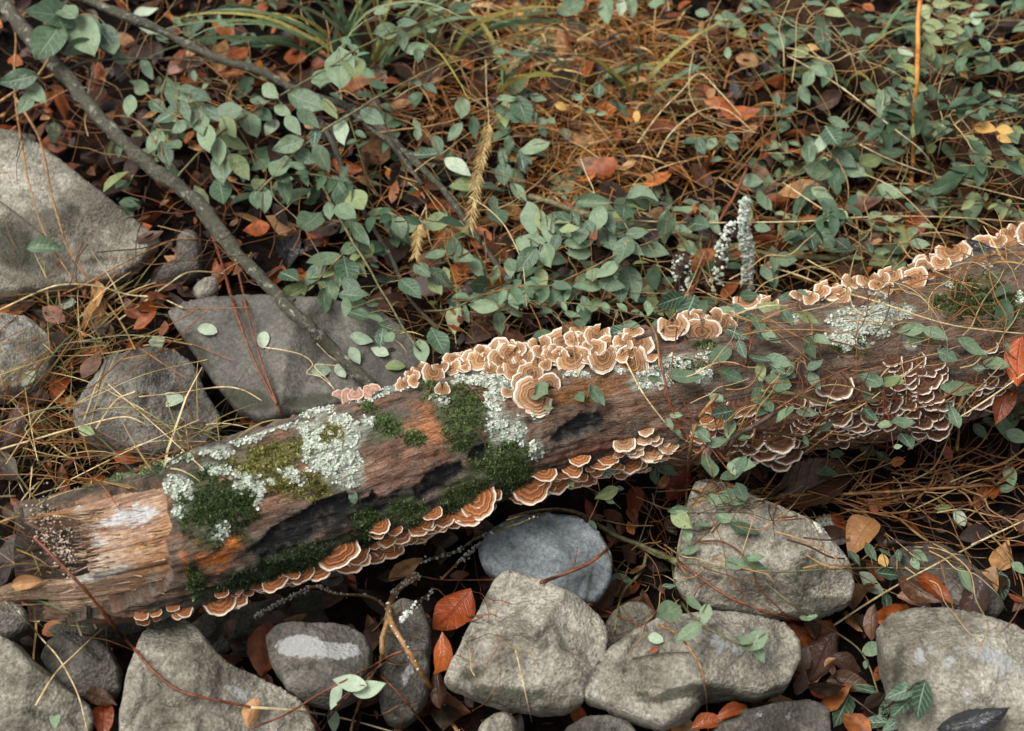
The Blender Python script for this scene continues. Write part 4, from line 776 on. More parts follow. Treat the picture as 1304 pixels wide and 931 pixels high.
def leaf_matrix(C, px, py, L, ang, n, width=1.0):
    a = math.radians(ang); dx, dy = math.cos(a) * L / 2, math.sin(a) * L / 2
    if abs(n.dot((CAM - C).normalized())) < 0.35: n = (n + (CAM - C).normalized() * 0.5).normalized()
    if n.dot(CAM - C) < 0: n = -n
    Bp, Tp = rayplane(px - dx, py - dy, C, n), rayplane(px + dx, py + dy, C, n)
    xv = (Tp - Bp); ln = min(xv.length, 1.35 * pxsize(C, L)); xv.normalize(); n = (n - xv * n.dot(xv)).normalized(); yv = n.cross(xv)
    Bp = C - xv * ln * 0.5
    return Matrix.Translation(Bp) @ Matrix((xv * ln, yv * ln * width, n * ln)).transposed().to_4x4(), Bp

def path3d(pts, offs, n=5, minoff=0.004, smooth=6):
    pp = catmull([np.array(p, float) for p in pts], n); pp = np.array(pp)
    of = np.interp(np.linspace(0, 1, len(pp)), np.linspace(0, 1, len(offs)), offs) if np.ndim(offs) else np.full(len(pp), offs)
    dh = np.array([depth_at(x, y) for x, y in pp]); d = dh - of
    for _ in range(smooth):
        e = d.copy(); e[1:-1] = 0.5 * d[1:-1] + 0.25 * (d[:-2] + d[2:]); d = np.minimum(e, dh - minoff)
    q = np.array([np.array(CAM + ray(x, y) * s) for (x, y), s in zip(pp, d)])
    return pp, d, q

LAND = [(100, 260, 'the big pale slab'), (385, 440, 'the dark flat slab'), (190, 500, 'the speckled rock'), (30, 450, 'the pale cream stone'), (950, 310, 'the lichened stub'), (1167, 90, 'the orange reed'), (1110, 60, 'the rotten log'), (640, 450, 'the fungus crest'),
        (1155, 490, 'the dark bracket colony'), (690, 705, 'the blue-grey stone'), (970, 700, 'the tilted rock'), (670, 820, 'the largest rock'), (880, 840, 'the undercut boulder'), (1225, 850, 'the corner boulder'), (405, 840, 'the patched rock'), (515, 840, 'the narrow stone'),
        (612, 225, 'the bristly seed head'), (877, 420, 'the paired rosettes'), (440, 50, 'the green sedge'), (210, 215, 'the grey branch'), (730, 200, 'the orange grass'), (1090, 415, 'the white lichen sheet'), (720, 40, 'the straw clump'), (1230, 380, 'the mossy log end'), (270, 60, 'the slanting branch'), (1260, 200, 'the rotten log edge'), (560, 380, 'the green branch tip'),
        (1030, 620, 'the ribbed leaf'), (1096, 680, 'the upright orange leaf'), (745, 545, 'the black scar'), (1290, 460, 'the orange hanging leaf'), (850, 100, 'the tan grass'), (420, 290, 'the green branches'), (1010, 240, 'the dark thin twig'), (1200, 270, 'the long pale straw'), (810, 270, 'the green log branch')]
NUM = ['no', 'one', 'two', 'three', 'four', 'five', 'six', 'seven', 'eight', 'nine', 'ten', 'eleven', 'twelve', 'thirteen', 'fourteen', 'fifteen', 'sixteen', 'seventeen', 'eighteen', 'nineteen', 'twenty']
USED = set()
def where_label(prefix, px, py):
    ds = sorted(LAND, key=lambda l: (l[0] - px) ** 2 + (l[1] - py) ** 2)
    pairs = [(0, 1), (0, 2), (1, 2), (0, 3), (1, 3), (2, 3), (0, 4), (1, 4), (0, 5)]
    for form in (['beside'] if (ds[0][0] - px) ** 2 + (ds[0][1] - py) ** 2 < 2500 else []) + pairs:
        l = f'{prefix} beside {ds[0][2]}' if form == 'beside' else f'{prefix} between {ds[form[0]][2]} and {ds[form[1]][2]}'
        if l not in USED: USED.add(l); return l
    return prefix
def soft_normal(C, tilt=0.35):
    return (Vector((0, 0, 1)) * 0.62 + (CAM - C).normalized() * 0.45 + Vector(RNG.normal(0, tilt, 3))).normalized()

# every leaf read off the photograph: centre, length, direction of the tip, colour
L0 = []
def leaves(ox, oy, sc, lst, mat='leaf', kind='oval'):
    for e in lst:
        a, b, c, d = e[:4]; m = e[4] if len(e) > 4 else mat; k = e[5] if len(e) > 5 else kind
        L0.append((ox + a / sc, oy + b / sc, c / sc, d, m, k))
s = 3.952
P_, D_, Y_, LM_ = 'leaf_pale', 'leaf_dark', 'leaf_yellow', 'leaf_lime'
leaves(0, 0, s, [(743, 350, 110, 60), (720, 445, 100, 20), (655, 537, 105, 90), (795, 540, 90, 50), (862, 465, 140, 80), (942, 490, 100, 5), (1010, 480, 100, 30), (855, 580, 150, 150), (935, 560, 110, 70), (1005, 610, 140, 80), (960, 600, 90, 120), (1135, 570, 160, 175), (1255, 630, 140, 60), (1100, 770, 140, 85), (1180, 720, 140, 20), (1045, 700, 130, 80), (1210, 840, 140, 60), (780, 720, 120, 120), (885, 735, 90, 40), (835, 780, 130, 70), (1120, 850, 150, 90), (270, 665, 85, 90, 'leaf', 'round'), (555, 660, 70, 40), (620, 300, 90, 20), (825, 195, 100, 100), (985, 130, 80, 350), (960, 170, 80, 30), (1290, 510, 70, 90), (950, 450, 90, 0), (1150, 640, 100, 60), (1060, 560, 90, 30), (905, 640, 90, 150)])
leaves(325, 0, s, [(345, 410, 170, 100), (430, 350, 190, 80), (490, 330, 160, 70, LM_), (265, 515, 180, 30), (265, 600, 130, 45), (375, 550, 110, 60, LM_), (440, 670, 120, 75, P_), (165, 730, 150, 160), (245, 790, 120, 40), (335, 800, 150, 60), (125, 845, 130, 120), (45, 580, 110, 30), (80, 640, 100, 130, P_), (190, 630, 110, 60), (75, 460, 90, 40), (20, 510, 80, 0), (130, 900, 120, 60), (210, 840, 80, 30), (590, 590, 130, 30), (650, 160, 110, 170), (765, 115, 90, 0), (740, 200, 90, 80), (815, 245, 110, 350), (820, 280, 70, 90), (1035, 40, 100, 340), (920, 50, 60, 0), (1040, 550, 110, 100), (1005, 665, 110, 130), (1100, 640, 100, 90), (920, 730, 90, 70), (855, 780, 120, 180), (1020, 840, 130, 30, P_), (1250, 310, 90, 100), (1230, 260, 60, 0), (1270, 500, 100, 0), (1260, 570, 110, 10), (1275, 730, 90, 90), (1245, 800, 70, 80), (1250, 880, 110, 80), (880, 445, 80, 30), (810, 415, 50, 20), (815, 630, 60, 60), (815, 680, 60, 90), (800, 490, 50, 0), (90, 15, 70, 60), (640, 60, 70, 0), (1000, 95, 50, 0), (890, 155, 45, 0), (140, 560, 90, 30), (300, 690, 100, 100)])
leaves(650, 0, s, [(300, 40, 130, 150), (485, 50, 120, 85), (610, 30, 110, 90), (555, 40, 80, 90, P_), (60, 560, 140, 70), (140, 495, 80, 20), (555, 555, 130, 40), (445, 460, 70, 90), (340, 490, 60, 20), (120, 745, 150, 170), (60, 820, 110, 80), (90, 800, 60, 60), (45, 275, 80, 10), (405, 560, 50, 0), (460, 570, 50, 0), (635, 585, 50, 90, Y_, 'round'), (945, 495, 70, 200, 'leaf_tan', 'round'), (1008, 470, 55, 300, 'leaf_tan', 'round'), (1000, 522, 50, 40, 'leaf_tan', 'round'), (255, 535, 55, 20, Y_, 'round'), (960, 740, 80, 60), (1120, 700, 70, 30), (1215, 910, 100, 0), (1010, 725, 70, 120), (1100, 80, 70, 20), (1060, 90, 60, 0), (970, 70, 70, 10), (740, 20, 80, 0), (1190, 50, 60, 0), (1240, 30, 60, 60), (1280, 215, 60, 0), (1095, 270, 60, 90), (905, 355, 80, 160), (160, 610, 60, 0), (200, 610, 60, 30), (165, 665, 60, 60), (120, 590, 50, 100), (285, 680, 60, 60), (20, 590, 90, 0), (40, 600, 80, 150), (1040, 805, 60, 0), (1120, 740, 70, 90)])
leaves(974, 0, s, [(60, 200, 120, 60), (150, 175, 90, 0), (290, 190, 120, 80), (345, 65, 100, 20), (180, 260, 90, 160), (240, 240, 70, 10, Y_), (280, 110, 80, 60), (255, 20, 90, 0), (275, 360, 90, 40), (215, 400, 80, 120), (140, 490, 110, 160), (200, 480, 100, 70), (60, 505, 70, 90), (100, 570, 110, 160), (590, 520, 130, 95), (640, 470, 80, 40), (705, 440, 60, 0), (775, 440, 80, 20), (805, 470, 110, 10), (690, 510, 90, 200), (730, 460, 70, 80), (520, 440, 80, 30), (340, 690, 130, 60), (280, 730, 100, 130, P_), (220, 770, 120, 100), (370, 620, 100, 20), (640, 670, 110, 140), (705, 640, 80, 20), (570, 690, 70, 60), (500, 640, 80, 30), (400, 800, 130, 40), (450, 860, 140, 20), (530, 810, 130, 340, LM_), (640, 770, 130, 0), (265, 865, 130, 10), (370, 900, 100, 90), (895, 665, 100, 340), (850, 130, 100, 0, LM_), (850, 200, 100, 30, LM_), (710, 265, 80, 30, P_), (825, 265, 100, 80, LM_), (745, 180, 70, 0), (910, 300, 90, 0, LM_), (695, 335, 70, 20), (890, 360, 110, 30), (950, 155, 90, 0, LM_), (985, 30, 100, 0, LM_), (960, 100, 80, 10, LM_), (1065, 100, 80, 60, P_), (1010, 105, 60, 0, LM_), (930, 215, 80, 0, LM_), (995, 185, 80, 90), (1025, 160, 60, 60), (1290, 340, 100, 0), (1290, 140, 100, 150), (1165, 475, 80, 20), (1230, 500, 70, 10), (1220, 550, 80, 10), (1135, 555, 70, 0, LM_), (1110, 645, 100, 10, Y_), (1210, 655, 80, 10, Y_), (1205, 700, 70, 20, Y_), (1280, 655, 60, 30, LM_), (1050, 710, 100, 10, LM_), (1055, 790, 90, 80), (1110, 785, 80, 80, LM_), (1235, 760, 100, 20), (1260, 850, 100, 30), (930, 760, 100, 60), (830, 665, 60, 0, Y_), (120, 830, 70, 60), (890, 20, 90, 0, LM_), (990, 340, 80, 20, LM_), (1000, 375, 60, 60, Y_), (1210, 355, 60, 20), (1260, 345, 70, 0), (20, 150, 90, 30), (40, 250, 80, 60), (310, 240, 80, 80), (1090, 35, 70, 0, LM_), (1130, 10, 70, 20)])
leaves(0, 230, s, [(1115, 60, 140, 85), (1290, 100, 80, 90)])
leaves(325, 230, s, [(45, 105, 120, 90), (145, 45, 150, 85), (270, 210, 160, 150), (375, 155, 80, 90), (450, 70, 160, 60), (460, 165, 120, 30), (515, 105, 130, 50, LM_), (525, 270, 140, 50), (340, 400, 160, 165), (300, 470, 130, 140), (370, 550, 140, 70), (460, 460, 150, 80), (425, 480, 110, 90), (180, 575, 160, 155, LM_), (170, 480, 110, 20), (345, 610, 110, 90), (470, 345, 90, 150), (535, 340, 90, 20), (500, 580, 130, 10), (460, 635, 90, 90), (530, 680, 120, 20), (610, 695, 90, 30), (665, 740, 90, 30), (635, 795, 90, 100), (680, 795, 80, 60), (840, 865, 120, 75), (925, 820, 140, 70), (780, 540, 130, 50), (905, 375, 100, 160), (840, 450, 90, 45), (930, 490, 130, 40), (905, 530, 100, 60, LM_), (725, 240, 110, 80), (800, 230, 90, 330), (910, 210, 130, 170, LM_), (640, 170, 130, 10), (1040, 380, 130, 20), (1110, 440, 130, 50), (1120, 520, 110, 180), (1205, 475, 90, 110), (1000, 350, 110, 90), (1060, 20, 150, 170), (1200, 40, 130, 20), (1200, 120, 80, 80), (1220, 190, 130, 80), (1205, 590, 110, 10), (1150, 635, 120, 180), (1230, 720, 120, 80), (1285, 640, 70, 60), (1290, 430, 80, 60), (590, 620, 60, 0), (490, 540, 110, 40), (420, 30, 110, 60), (500, 620, 100, 170)])
leaves(650, 230, s, [(110, 200, 160, 80), (40, 70, 110, 60), (260, 185, 90, 20), (300, 245, 90, 0, LM_), (100, 305, 130, 180), (190, 250, 140, 80), (225, 320, 100, 110), (80, 400, 140, 130), (190, 380, 110, 70), (340, 310, 140, 180), (345, 365, 110, 180), (440, 200, 130, 110), (500, 220, 110, 70), (400, 230, 60, 60), (420, 115, 160, 5, 'leaf', 'fold'), (570, 150, 140, 95), (660, 90, 130, 0, 'leaf', 'fold'), (640, 140, 80, 20, LM_), (490, 300, 120, 60), (570, 360, 140, 100), (620, 340, 110, 40), (725, 350, 120, 20), (780, 230, 140, 100), (640, 265, 110, 0), (490, 450, 120, 150), (420, 480, 90, 90), (610, 520, 170, 70), (510, 525, 120, 10), (555, 550, 120, 90), (400, 530, 120, 190), (290, 560, 130, 160), (160, 490, 100, 60, LM_), (260, 530, 90, 200), (110, 510, 70, 0), (420, 630, 80, 120), (60, 590, 130, 160), (910, 360, 90, 30), (870, 150, 90, 0), (910, 110, 70, 0), (970, 140, 60, 20), (1025, 180, 70, 60), (950, 220, 100, 0), (1030, 240, 90, 60), (1190, 140, 130, 90, LM_), (1265, 100, 90, 60), (1230, 20, 100, 60), (800, 605, 140, 160, D_), (895, 655, 150, 110, D_), (1200, 580, 90, 0), (1100, 670, 110, 30), (1150, 660, 120, 20), (1220, 690, 100, 10), (1140, 770, 120, 20, D_, 'creeper'), (1165, 850, 90, 60, D_, 'creeper'), (1280, 780, 110, 20, D_, 'creeper'), (1250, 730, 100, 60), (1255, 900, 120, 20, D_, 'creeper'), (1290, 640, 80, 0), (530, 765, 130, 170), (610, 735, 90, 10), (160, 790, 130, 160), (250, 860, 80, 50), (0, 440, 90, 90), (180, 655, 60, 20), (310, 675, 70, 10), (1290, 470, 80, 60), (1270, 240, 80, 20), (20, 610, 80, 60), (120, 580, 90, 160), (30, 670, 70, 20), (350, 720, 70, 60), (380, 620, 80, 60), (690, 640, 60, 80), (240, 600, 90, 30), (70, 330, 90, 60), (330, 190, 70, 60), (350, 270, 100, 100), (150, 200, 90, 80), (860, 240, 80, 20), (1000, 610, 80, 0), (480, 640, 60, 60)])
leaves(974, 230, s, [(350, 30, 110, 80), (290, 70, 120, 30), (240, 60, 90, 0), (560, 80, 140, 150), (630, 60, 130, 30), (710, 50, 60, 20), (870, 40, 100, 340), (790, 40, 80, 0), (850, 110, 80, 60), (780, 85, 80, 30), (1050, 130, 130, 90), (1040, 200, 120, 60), (1200, 145, 100, 30), (940, 180, 120, 0, LM_), (310, 290, 120, 60), (400, 330, 100, 30), (180, 330, 80, 20), (150, 280, 90, 0), (780, 320, 90, 0), (590, 355, 70, 0), (525, 340, 60, 60), (110, 395, 100, 0), (40, 500, 90, 70), (45, 420, 70, 90), (110, 590, 110, 160), (30, 650, 130, 200), (110, 690, 100, 60), (215, 690, 100, 20), (270, 800, 120, 10), (225, 840, 110, 70), (70, 910, 130, 20), (735, 750, 130, 170), (860, 770, 120, 20), (1040, 840, 150, 30), (1160, 910, 100, 0), (30, 790, 100, 30), (200, 570, 70, 30), (490, 90, 80, 60, LM_), (240, 320, 80, 80), (470, 390, 60, 0), (90, 180, 80, 30, LM_), (10, 120, 80, 60)])
leaves(650, 460, s, [(350, 180, 80, 60), (435, 175, 110, 60), (155, 155, 130, 10), (190, 235, 50, 0), (880, 80, 160, 5), (725, 85, 60, 0), (1105, 70, 120, 25), (800, 315, 60, 50), (840, 360, 50, 60), (835, 270, 60, 0), (730, 500, 110, 340), (785, 545, 110, 20), (725, 580, 80, 90), (1170, 525, 120, 10), (1115, 545, 70, 60), (485, 670, 110, 150), (550, 640, 40, 0), (500, 705, 50, 30), (300, 605, 60, 60), (470, 550, 100, 10, D_), (1275, 240, 120, 120), (840, 750, 90, 180), (865, 800, 120, 30), (890, 880, 80, 100), (1120, 690, 130, 20), (1030, 700, 90, 30), (1080, 790, 100, 20), (1180, 850, 140, 30), (970, 825, 90, 0), (415, 830, 60, 60), (1160, 660, 90, 60)])
leaves(974, 460, s, [(85, 45, 130, 150), (60, 105, 120, 200), (20, 235, 90, 60), (100, 265, 110, 130), (215, 260, 100, 10), (610, 320, 70, 0), (695, 310, 100, 0), (970, 140, 160, 5), (1170, 20, 130, 20), (1080, 35, 60, 0), (600, 480, 80, 20), (365, 470, 70, 0), (670, 430, 40, 0), (1150, 310, 100, 10), (1200, 330, 120, 60), (1215, 270, 90, 30), (1275, 380, 110, 30), (1240, 300, 80, 90), (1235, 580, 100, 70), (1215, 640, 80, 0), (900, 740, 80, 0), (205, 400, 50, 60), (215, 650, 40, 0), (250, 100, 90, 60), (1290, 260, 90, 30)])
s2 = 3.864
leaves(650, 690, s2, [(545, 185, 100, 0), (780, 220, 60, 0), (770, 350, 140, 150), (905, 310, 110, 40), (960, 355, 90, 100), (875, 450, 150, 150), (1200, 490, 130, 150), (1225, 550, 90, 60), (1140, 485, 70, 20), (1110, 110, 100, 20), (1195, 110, 110, 30), (885, 40, 80, 340), (1210, 80, 80, 0)])
leaves(974, 690, s2, [(215, 370, 80, 0, 'leaf', 'round'), (535, 525, 110, 340), (985, 195, 140, 70), (1155, 215, 140, 80), (765, 70, 80, 30), (740, 110, 60, 60), (495, 605, 40, 90), (520, 50, 90, 60), (1250, 130, 80, 30)])
leaves(974, 690, s2, [(380, 830, 155, 110), (500, 730, 130, 20), (670, 740, 150, 150), (765, 780, 170, 95), (680, 810, 140, 130), (640, 890, 130, 150), (540, 890, 140, 170), (610, 160, 110, 10), (440, 80, 80, 60), (590, 830, 110, 120), (600, 60, 70, 30), (660, 70, 60, 90), (440, 290, 80, 100), (600, 300, 80, 80)], D_, 'creeper')
leaves(325, 690, s2, [(465, 695, 140, 190, P_), (565, 725, 150, 340, P_), (400, 760, 130, 110, P_), (385, 880, 110, 85, P_)])

_r = random.Random(41)
for _ in range(34):
    _x = _r.uniform(880, 1295); _y = _r.uniform(.72 * 0 + 415, 600) - (_x - 1090) * .14
    L0.append((_x, _y, _r.uniform(19, 31), _r.uniform(0, 360), _r.choice(('leaf', 'leaf', 'leaf', 'leaf_dark')), 'oval'))
# leafy stems (pixels, radius mm, colour, height above what lies behind, label)
tp = lambda ox, oy, pts, sc=s: [(ox + a / sc, oy + b / sc) for a, b in pts]
STEMS = [
 (tp(0, 0, [(520, 590), (650, 590), (760, 680), (840, 840), (900, 960)]), 1.2, 'twig_tan', .06, 'tan leafy stem springing from the grey branch above the slab'),
 (tp(0, 0, [(1304, 540), (1110, 670), (910, 870), (830, 1000)]), 1.8, 'twig_green', .07, 'dark green leafy stem slanting down to the grey branch'),
 (tp(0, 0, [(690, 440), (850, 560), (1000, 640), (1080, 760), (1130, 900)]), 1.0, 'twig_tan', .09, 'thin leafy stem crowded with oval leaves beside the grey branch'),
 (tp(325, 0, [(0, 550), (280, 390), (560, 220), (760, 140), (980, 60), (1080, 20)]), 1.5, 'twig_green', .14, 'long green leafy stem rising over the slanting branch'),
 (tp(325, 0, [(20, 960), (250, 730), (500, 560), (700, 440), (1000, 300), (1304, 190), (1900, -10)]), 2.0, 'twig_green', .12, 'very long arching green stem crossing above the slanting branch'),
 (tp(325, 0, [(560, 670), (680, 660), (950, 620), (1150, 550), (1300, 470)]), 1.6, 'twig_tan', .08, 'short brown leafy stem reaching the bristly seed head'),
 (tp(325, 230, [(320, -20), (390, 130), (520, 350), (640, 560), (780, 790), (880, 910)]), 1.8, 'twig_green', .08, 'straight green leafy stem descending to the crest fungi'),
 (tp(325, 230, [(300, 520), (420, 390), (500, 330), (700, 470)]), 0.9, 'twig_tan', .07, 'drooping leafy sprig over the dark flat slab'),
 (tp(325, 230, [(540, 420), (700, 480), (860, 430), (1000, 370), (1200, 330)]), 0.9, 'twig_red', .06, 'thin wiry stem with leaves below the small seed head'),
 (tp(325, 230, [(850, 660), (1000, 640), (1150, 570), (1304, 500)]), 1.4, 'twig_green', .05, 'green leafy stem low behind the crest fungi'),
 (tp(650, 230, [(0, 40), (120, 150), (200, 260), (330, 310), (520, 320), (720, 325)]), 1.1, 'twig_dark', .07, 'dark leafy stem threading the dense green patch'),
 (tp(650, 230, [(230, 520), (400, 440), (560, 360), (760, 280), (980, 110)]), 1.1, 'twig_tan', .08, 'tan leafy stem slanting up through the dense green patch'),
 (tp(650, 230, [(20, 640), (60, 470), (150, 350), (120, 180), (60, 60)]), 1.5, 'twig_dark', .06, 'upright dark leafy stem in front of the dense green patch'),
 (tp(650, 230, [(330, 560), (480, 500), (560, 440), (660, 430), (780, 440)]), 0.9, 'twig_red', .06, 'leafy stem with broad shiny leaves above the crest'),
 (tp(650, 0, [(-60, 510), (0, 500), (300, 460), (500, 490), (560, 560)]), 0.9, 'twig_dark', .08, 'thin leafy stem beside the orange grass clump'),
 (tp(974, 0, [(60, 940), (300, 780), (450, 730), (560, 690), (700, 650)]), 1.2, 'twig_green', .06, 'leafy stem lying below the orange reed'),
 (tp(974, 0, [(520, 600), (600, 530), (680, 490), (760, 480), (830, 470)]), 0.9, 'twig_red', .06, 'short leafy sprig crossing the orange reed'),
 (tp(974, 0, [(830, 420), (850, 200), (900, 40), (920, -40)]), 1.0, 'twig_red', .09, 'yellow green compound sprig beside the orange reed'),
 (tp(974, 0, [(880, 330), (960, 200), (1000, 100), (1060, -20)]), 1.0, 'twig_red', .09, 'yellow green compound sprig near the picture edge by the rotten log'),
 (tp(974, 0, [(1010, 740), (1100, 690), (1180, 600), (1200, 480), (1240, 420)]), 0.9, 'twig_red', .07, 'yellowing compound sprig at the rotten log edge'),
 (tp(650, 460, [(620, 960), (700, 760), (740, 640), (735, 520)]), 0.9, 'twig_green', .02, 'small upright sprig topped by paired leaves under the tan clump'),
 (tp(650, 460, [(840, 1010), (880, 830), (960, 760), (1100, 730), (1250, 720)]), 0.9, 'twig_green', .02, 'leafy stem lying over the top of the tilted rock'),
 (tp(650, 690, [(790, 30), (820, 250), (900, 370), (1000, 440), (1130, 510), (1200, 500)], s2), 1.6, 'twig_green', .03, 'olive leafy stem draped over the undercut boulder'),
 (tp(650, 690, [(730, 410), (830, 460), (930, 600), (965, 760), (970, 940)], s2), 1.4, 'twig_tan', .03, 'curved brown stem hanging over the front of the undercut boulder'),
 (tp(650, 690, [(600, 10), (820, 100), (1275, 145), (1660, 130), (2100, 130), (2400, 145)], s2), 1.3, 'twig_green', .03, 'long straight green stem across the tilted rock'),
 (tp(974, 690, [(0, 200), (160, 330), (400, 480), (500, 580), (560, 760), (600, 800)], s2), 1.4, 'twig_green', .025, 'olive stem leading down to the dark veined leaves'),
 (tp(325, 690, [(620, 600), (520, 690), (400, 820), (320, 930)], s2), 1.1, 'twig_red', .03, 'pale leaved sprig in front of the patched rock'),
 (tp(974, 690, [(560, 800), (600, 810), (740, 700), (770, 720)], s2), 1.3, 'twig_dark', .03, 'dark veined creeper sprig against the corner boulder'),
 (tp(974, 690, [(600, 815), (560, 860), (430, 770), (400, 760)], s2), 1.3, 'twig_dark', .03, 'dark creeper sprig over the flat stone'),
 (tp(974, 460, [(1304, 290), (1230, 310), (1240, 400), (1250, 560), (1260, 680)]), 0.9, 'twig_red', .03, 'leafy stem hanging below the orange leaf at the edge'),
 (tp(974, 230, [(170, 900), (240, 760), (180, 640), (60, 560)]), 0.9, 'twig_tan', .02, 'leafy stem lying on bark beside the white lichen'),
 (tp(650, 230, [(1180, 930), (1210, 800), (1190, 700), (1130, 640)]), 1.4, 'twig_red', .02, 'leafy stem climbing beside the paired rosettes'),
]
import collections
stem_geo = []
for (pts, r, mat, off, lab) in STEMS:
    lf_ = 1.7 if pts[len(pts) // 2][1] < 400 else 1.0; pp, dd, q = path3d(pts, [off * .6 * lf_, off * 1.2 * lf_, off * 1.1 * lf_, off * .7 * lf_], 7); stem_geo.append((pp, dd, q))
assign = collections.defaultdict(list); rest = []
for lf in L0:
    best, bd = None, 40
    for i, (pp, dd, q) in enumerate(stem_geo):
        m = np.hypot(pp[:, 0] - lf[0], pp[:, 1] - lf[1]).min()
        if m < bd: best, bd = i, m
    if best is None: rest.append(lf)
    else: assign[best].append(lf)
clusters = []
for lf in sorted(rest, key=lambda l: (round(l[0] / 90), l[1])):
    for c in clusters:
        if len(c) < 9 and min(math.hypot(lf[0] - o_[0], lf[1] - o_[1]) for o_ in c) < 34: c.append(lf); break
    else: clusters.append([lf])
# tiny clusters join a near one
small = [c for c in clusters if len(c) < 2]; big = [c for c in clusters if len(c) >= 2]
for c in small:
    k = min(big, key=lambda b: min(math.hypot(c[0][0] - o_[0], c[0][1] - o_[1]) for o_ in b))
    if min(math.hypot(c[0][0] - o_[0], c[0][1] - o_[1]) for o_ in k) < 60: k.append(c[0])
    else: big.append(c)
clusters = big
def put_leaves(root, lst, anchor_fn, tilt=0.33):
    pet = []
    for (x, y, L, ang, mat, kind) in lst:
        if mat == 'leaf' and random.random() < .09: mat = random.choice(('leaf_lime', 'leaf_dark', 'leaf_dark', 'leaf_lime'))
        depth, anchor = anchor_fn(x, y)
        depth = min(depth + random.uniform(-0.012, 0.006), depth_at(x, y) - 0.007)
        C = CAM + ray(x, y) * depth; n = soft_normal(C, tilt)
        Mx, Bp = leaf_matrix(C, x, y, L * random.uniform(1.1, 1.25), ang + random.uniform(-8, 8), n, random.uniform(0.78, 1.05))
        o = link('leaf', leaf_mesh(kind, mat, random.randrange(5)), root); o.matrix_parent_inverse = Matrix.Translation(-root.location); o.matrix_basis = Mx
        pet.append((Bp, anchor))
    return pet
for i, (pts, r, mat, off, lab) in enumerate(STEMS):
    pp, dd, q = stem_geo[i]; lst = assign.get(i, [])
    root = empty('honeysuckle_vine', Vector(q[0]), label=lab, category='vine', group='leafy vine stems')
    def anc(x, y):
        k = int(np.argmin(np.hypot(pp[:, 0] - x, pp[:, 1] - y))); return dd[k], q[k]
    pet = put_leaves(root, lst, anc)
    V, F = tube(q + 0.0012 * np.stack([fbm(q, 40, 2, 3 + k) for k in range(3)], 1), np.linspace(r, r * .6, len(q)) / 1000, 7, 0.15, i); sp = Soup(); sp.add(V, F, (0, 0, 0))
    for Bp, A_ in pet:
        A_ = Vector(A_); mid = (Vector(Bp) + A_) / 2 + Vector((0, 0, 0.004)); v, f = tube(catmull([A_, mid, Bp], 3), 0.0006, 5); sp.add(v, f, (0, 0, 0))
    child('stem', sp.mesh('stem', M[mat]), root)
for c in clusters:
    cx, cy = np.mean([l[0] for l in c]), np.mean([l[1] for l in c]); o_ = random.uniform(0.03, 0.12) if cy < 400 else 0.014
    dmin = min(depth_at(l[0], l[1]) for l in c); dc = depth_at(cx, cy); d0 = max(dmin, dc - 0.12) - o_
    foot, _ = hit(cx, cy + 6, 0.0); hub = CAM + ray(cx, cy) * d0
    cname = {'leaf': 'sage green', 'leaf_lime': 'yellow green', 'leaf_dark': 'dark green', 'leaf_yellow': 'yellow', 'leaf_tan': 'tan', 'leaf_pale': 'pale green'}[collections.Counter(l[4] for l in c).most_common(1)[0][0]]
    nl = NUM[len(c)]; lab = where_label(f'sprig of {nl} {cname} {"leaves" if len(c) > 1 else "leaf"}', cx, cy)
    root = empty('leafy_sprig', foot, label=lab, category='plant', group='leafy sprigs in the undergrowth')
    pet = put_leaves(root, c, lambda x, y: (d0, hub), 0.38)
    sp = Soup(); v, f = tube(catmull([foot - Vector((0, 0, .01)), (foot + hub) / 2 + Vector((random.uniform(-.01, .01), 0, .005)), hub], 4), 0.0011, 6); sp.add(v, f, (0, 0, 0))
    for Bp, A_ in pet:
        mid = (Vector(Bp) + A_) / 2 + Vector((0, 0, random.uniform(-.004, .006))); v, f = tube(catmull([A_, mid, Bp], 3), 0.0006, 5); sp.add(v, f, (0, 0, 0))
    child('stem', sp.mesh('stem', M[random.choice(('twig_green', 'twig_tan', 'twig_red'))]), root)

# big compound leaf hanging over the top of the two grey branches
pp, dd, q = path3d(tp(0, 0, [(355, 95), (270, 250), (180, 390), (60, 470), (-40, 540)]), [.26, .25, .22, .2], 6)
root = empty('compound_leaf', Vector(q[-1]), label='large dark green compound leaf hanging over the thick grey branch', category='plant')
def anc0(x, y):
    k = int(np.argmin(np.hypot(pp[:, 0] - x, pp[:, 1] - y))); return dd[k], q[k]
big_l = [(x / s, y / s, L / s, a, 'leaf', 'oval') for (x, y, L, a) in [(275, 75, 250, 195), (240, 215, 210, 125), (430, 190, 210, 60), (385, 235, 140, 160), (545, 205, 170, 60), (465, 150, 150, 65), (330, 60, 130, 210), (90, 400, 190, 175), (130, 520, 115, 120), (185, 470, 130, 45), (560, 230, 110, 70)]]
pet = put_leaves(root, big_l, anc0, 0.22)
V, F = tube(q, np.linspace(.0012, .0022, len(q)), 7, .1); sp = Soup(); sp.add(V, F, (0, 0, 0))
for Bp, A_ in pet: v, f = tube([Vector(A_), Bp], 0.0009, 5); sp.add(v, f, (0, 0, 0))
child('stalk', sp.mesh('stalk', M['twig_tan']), root)

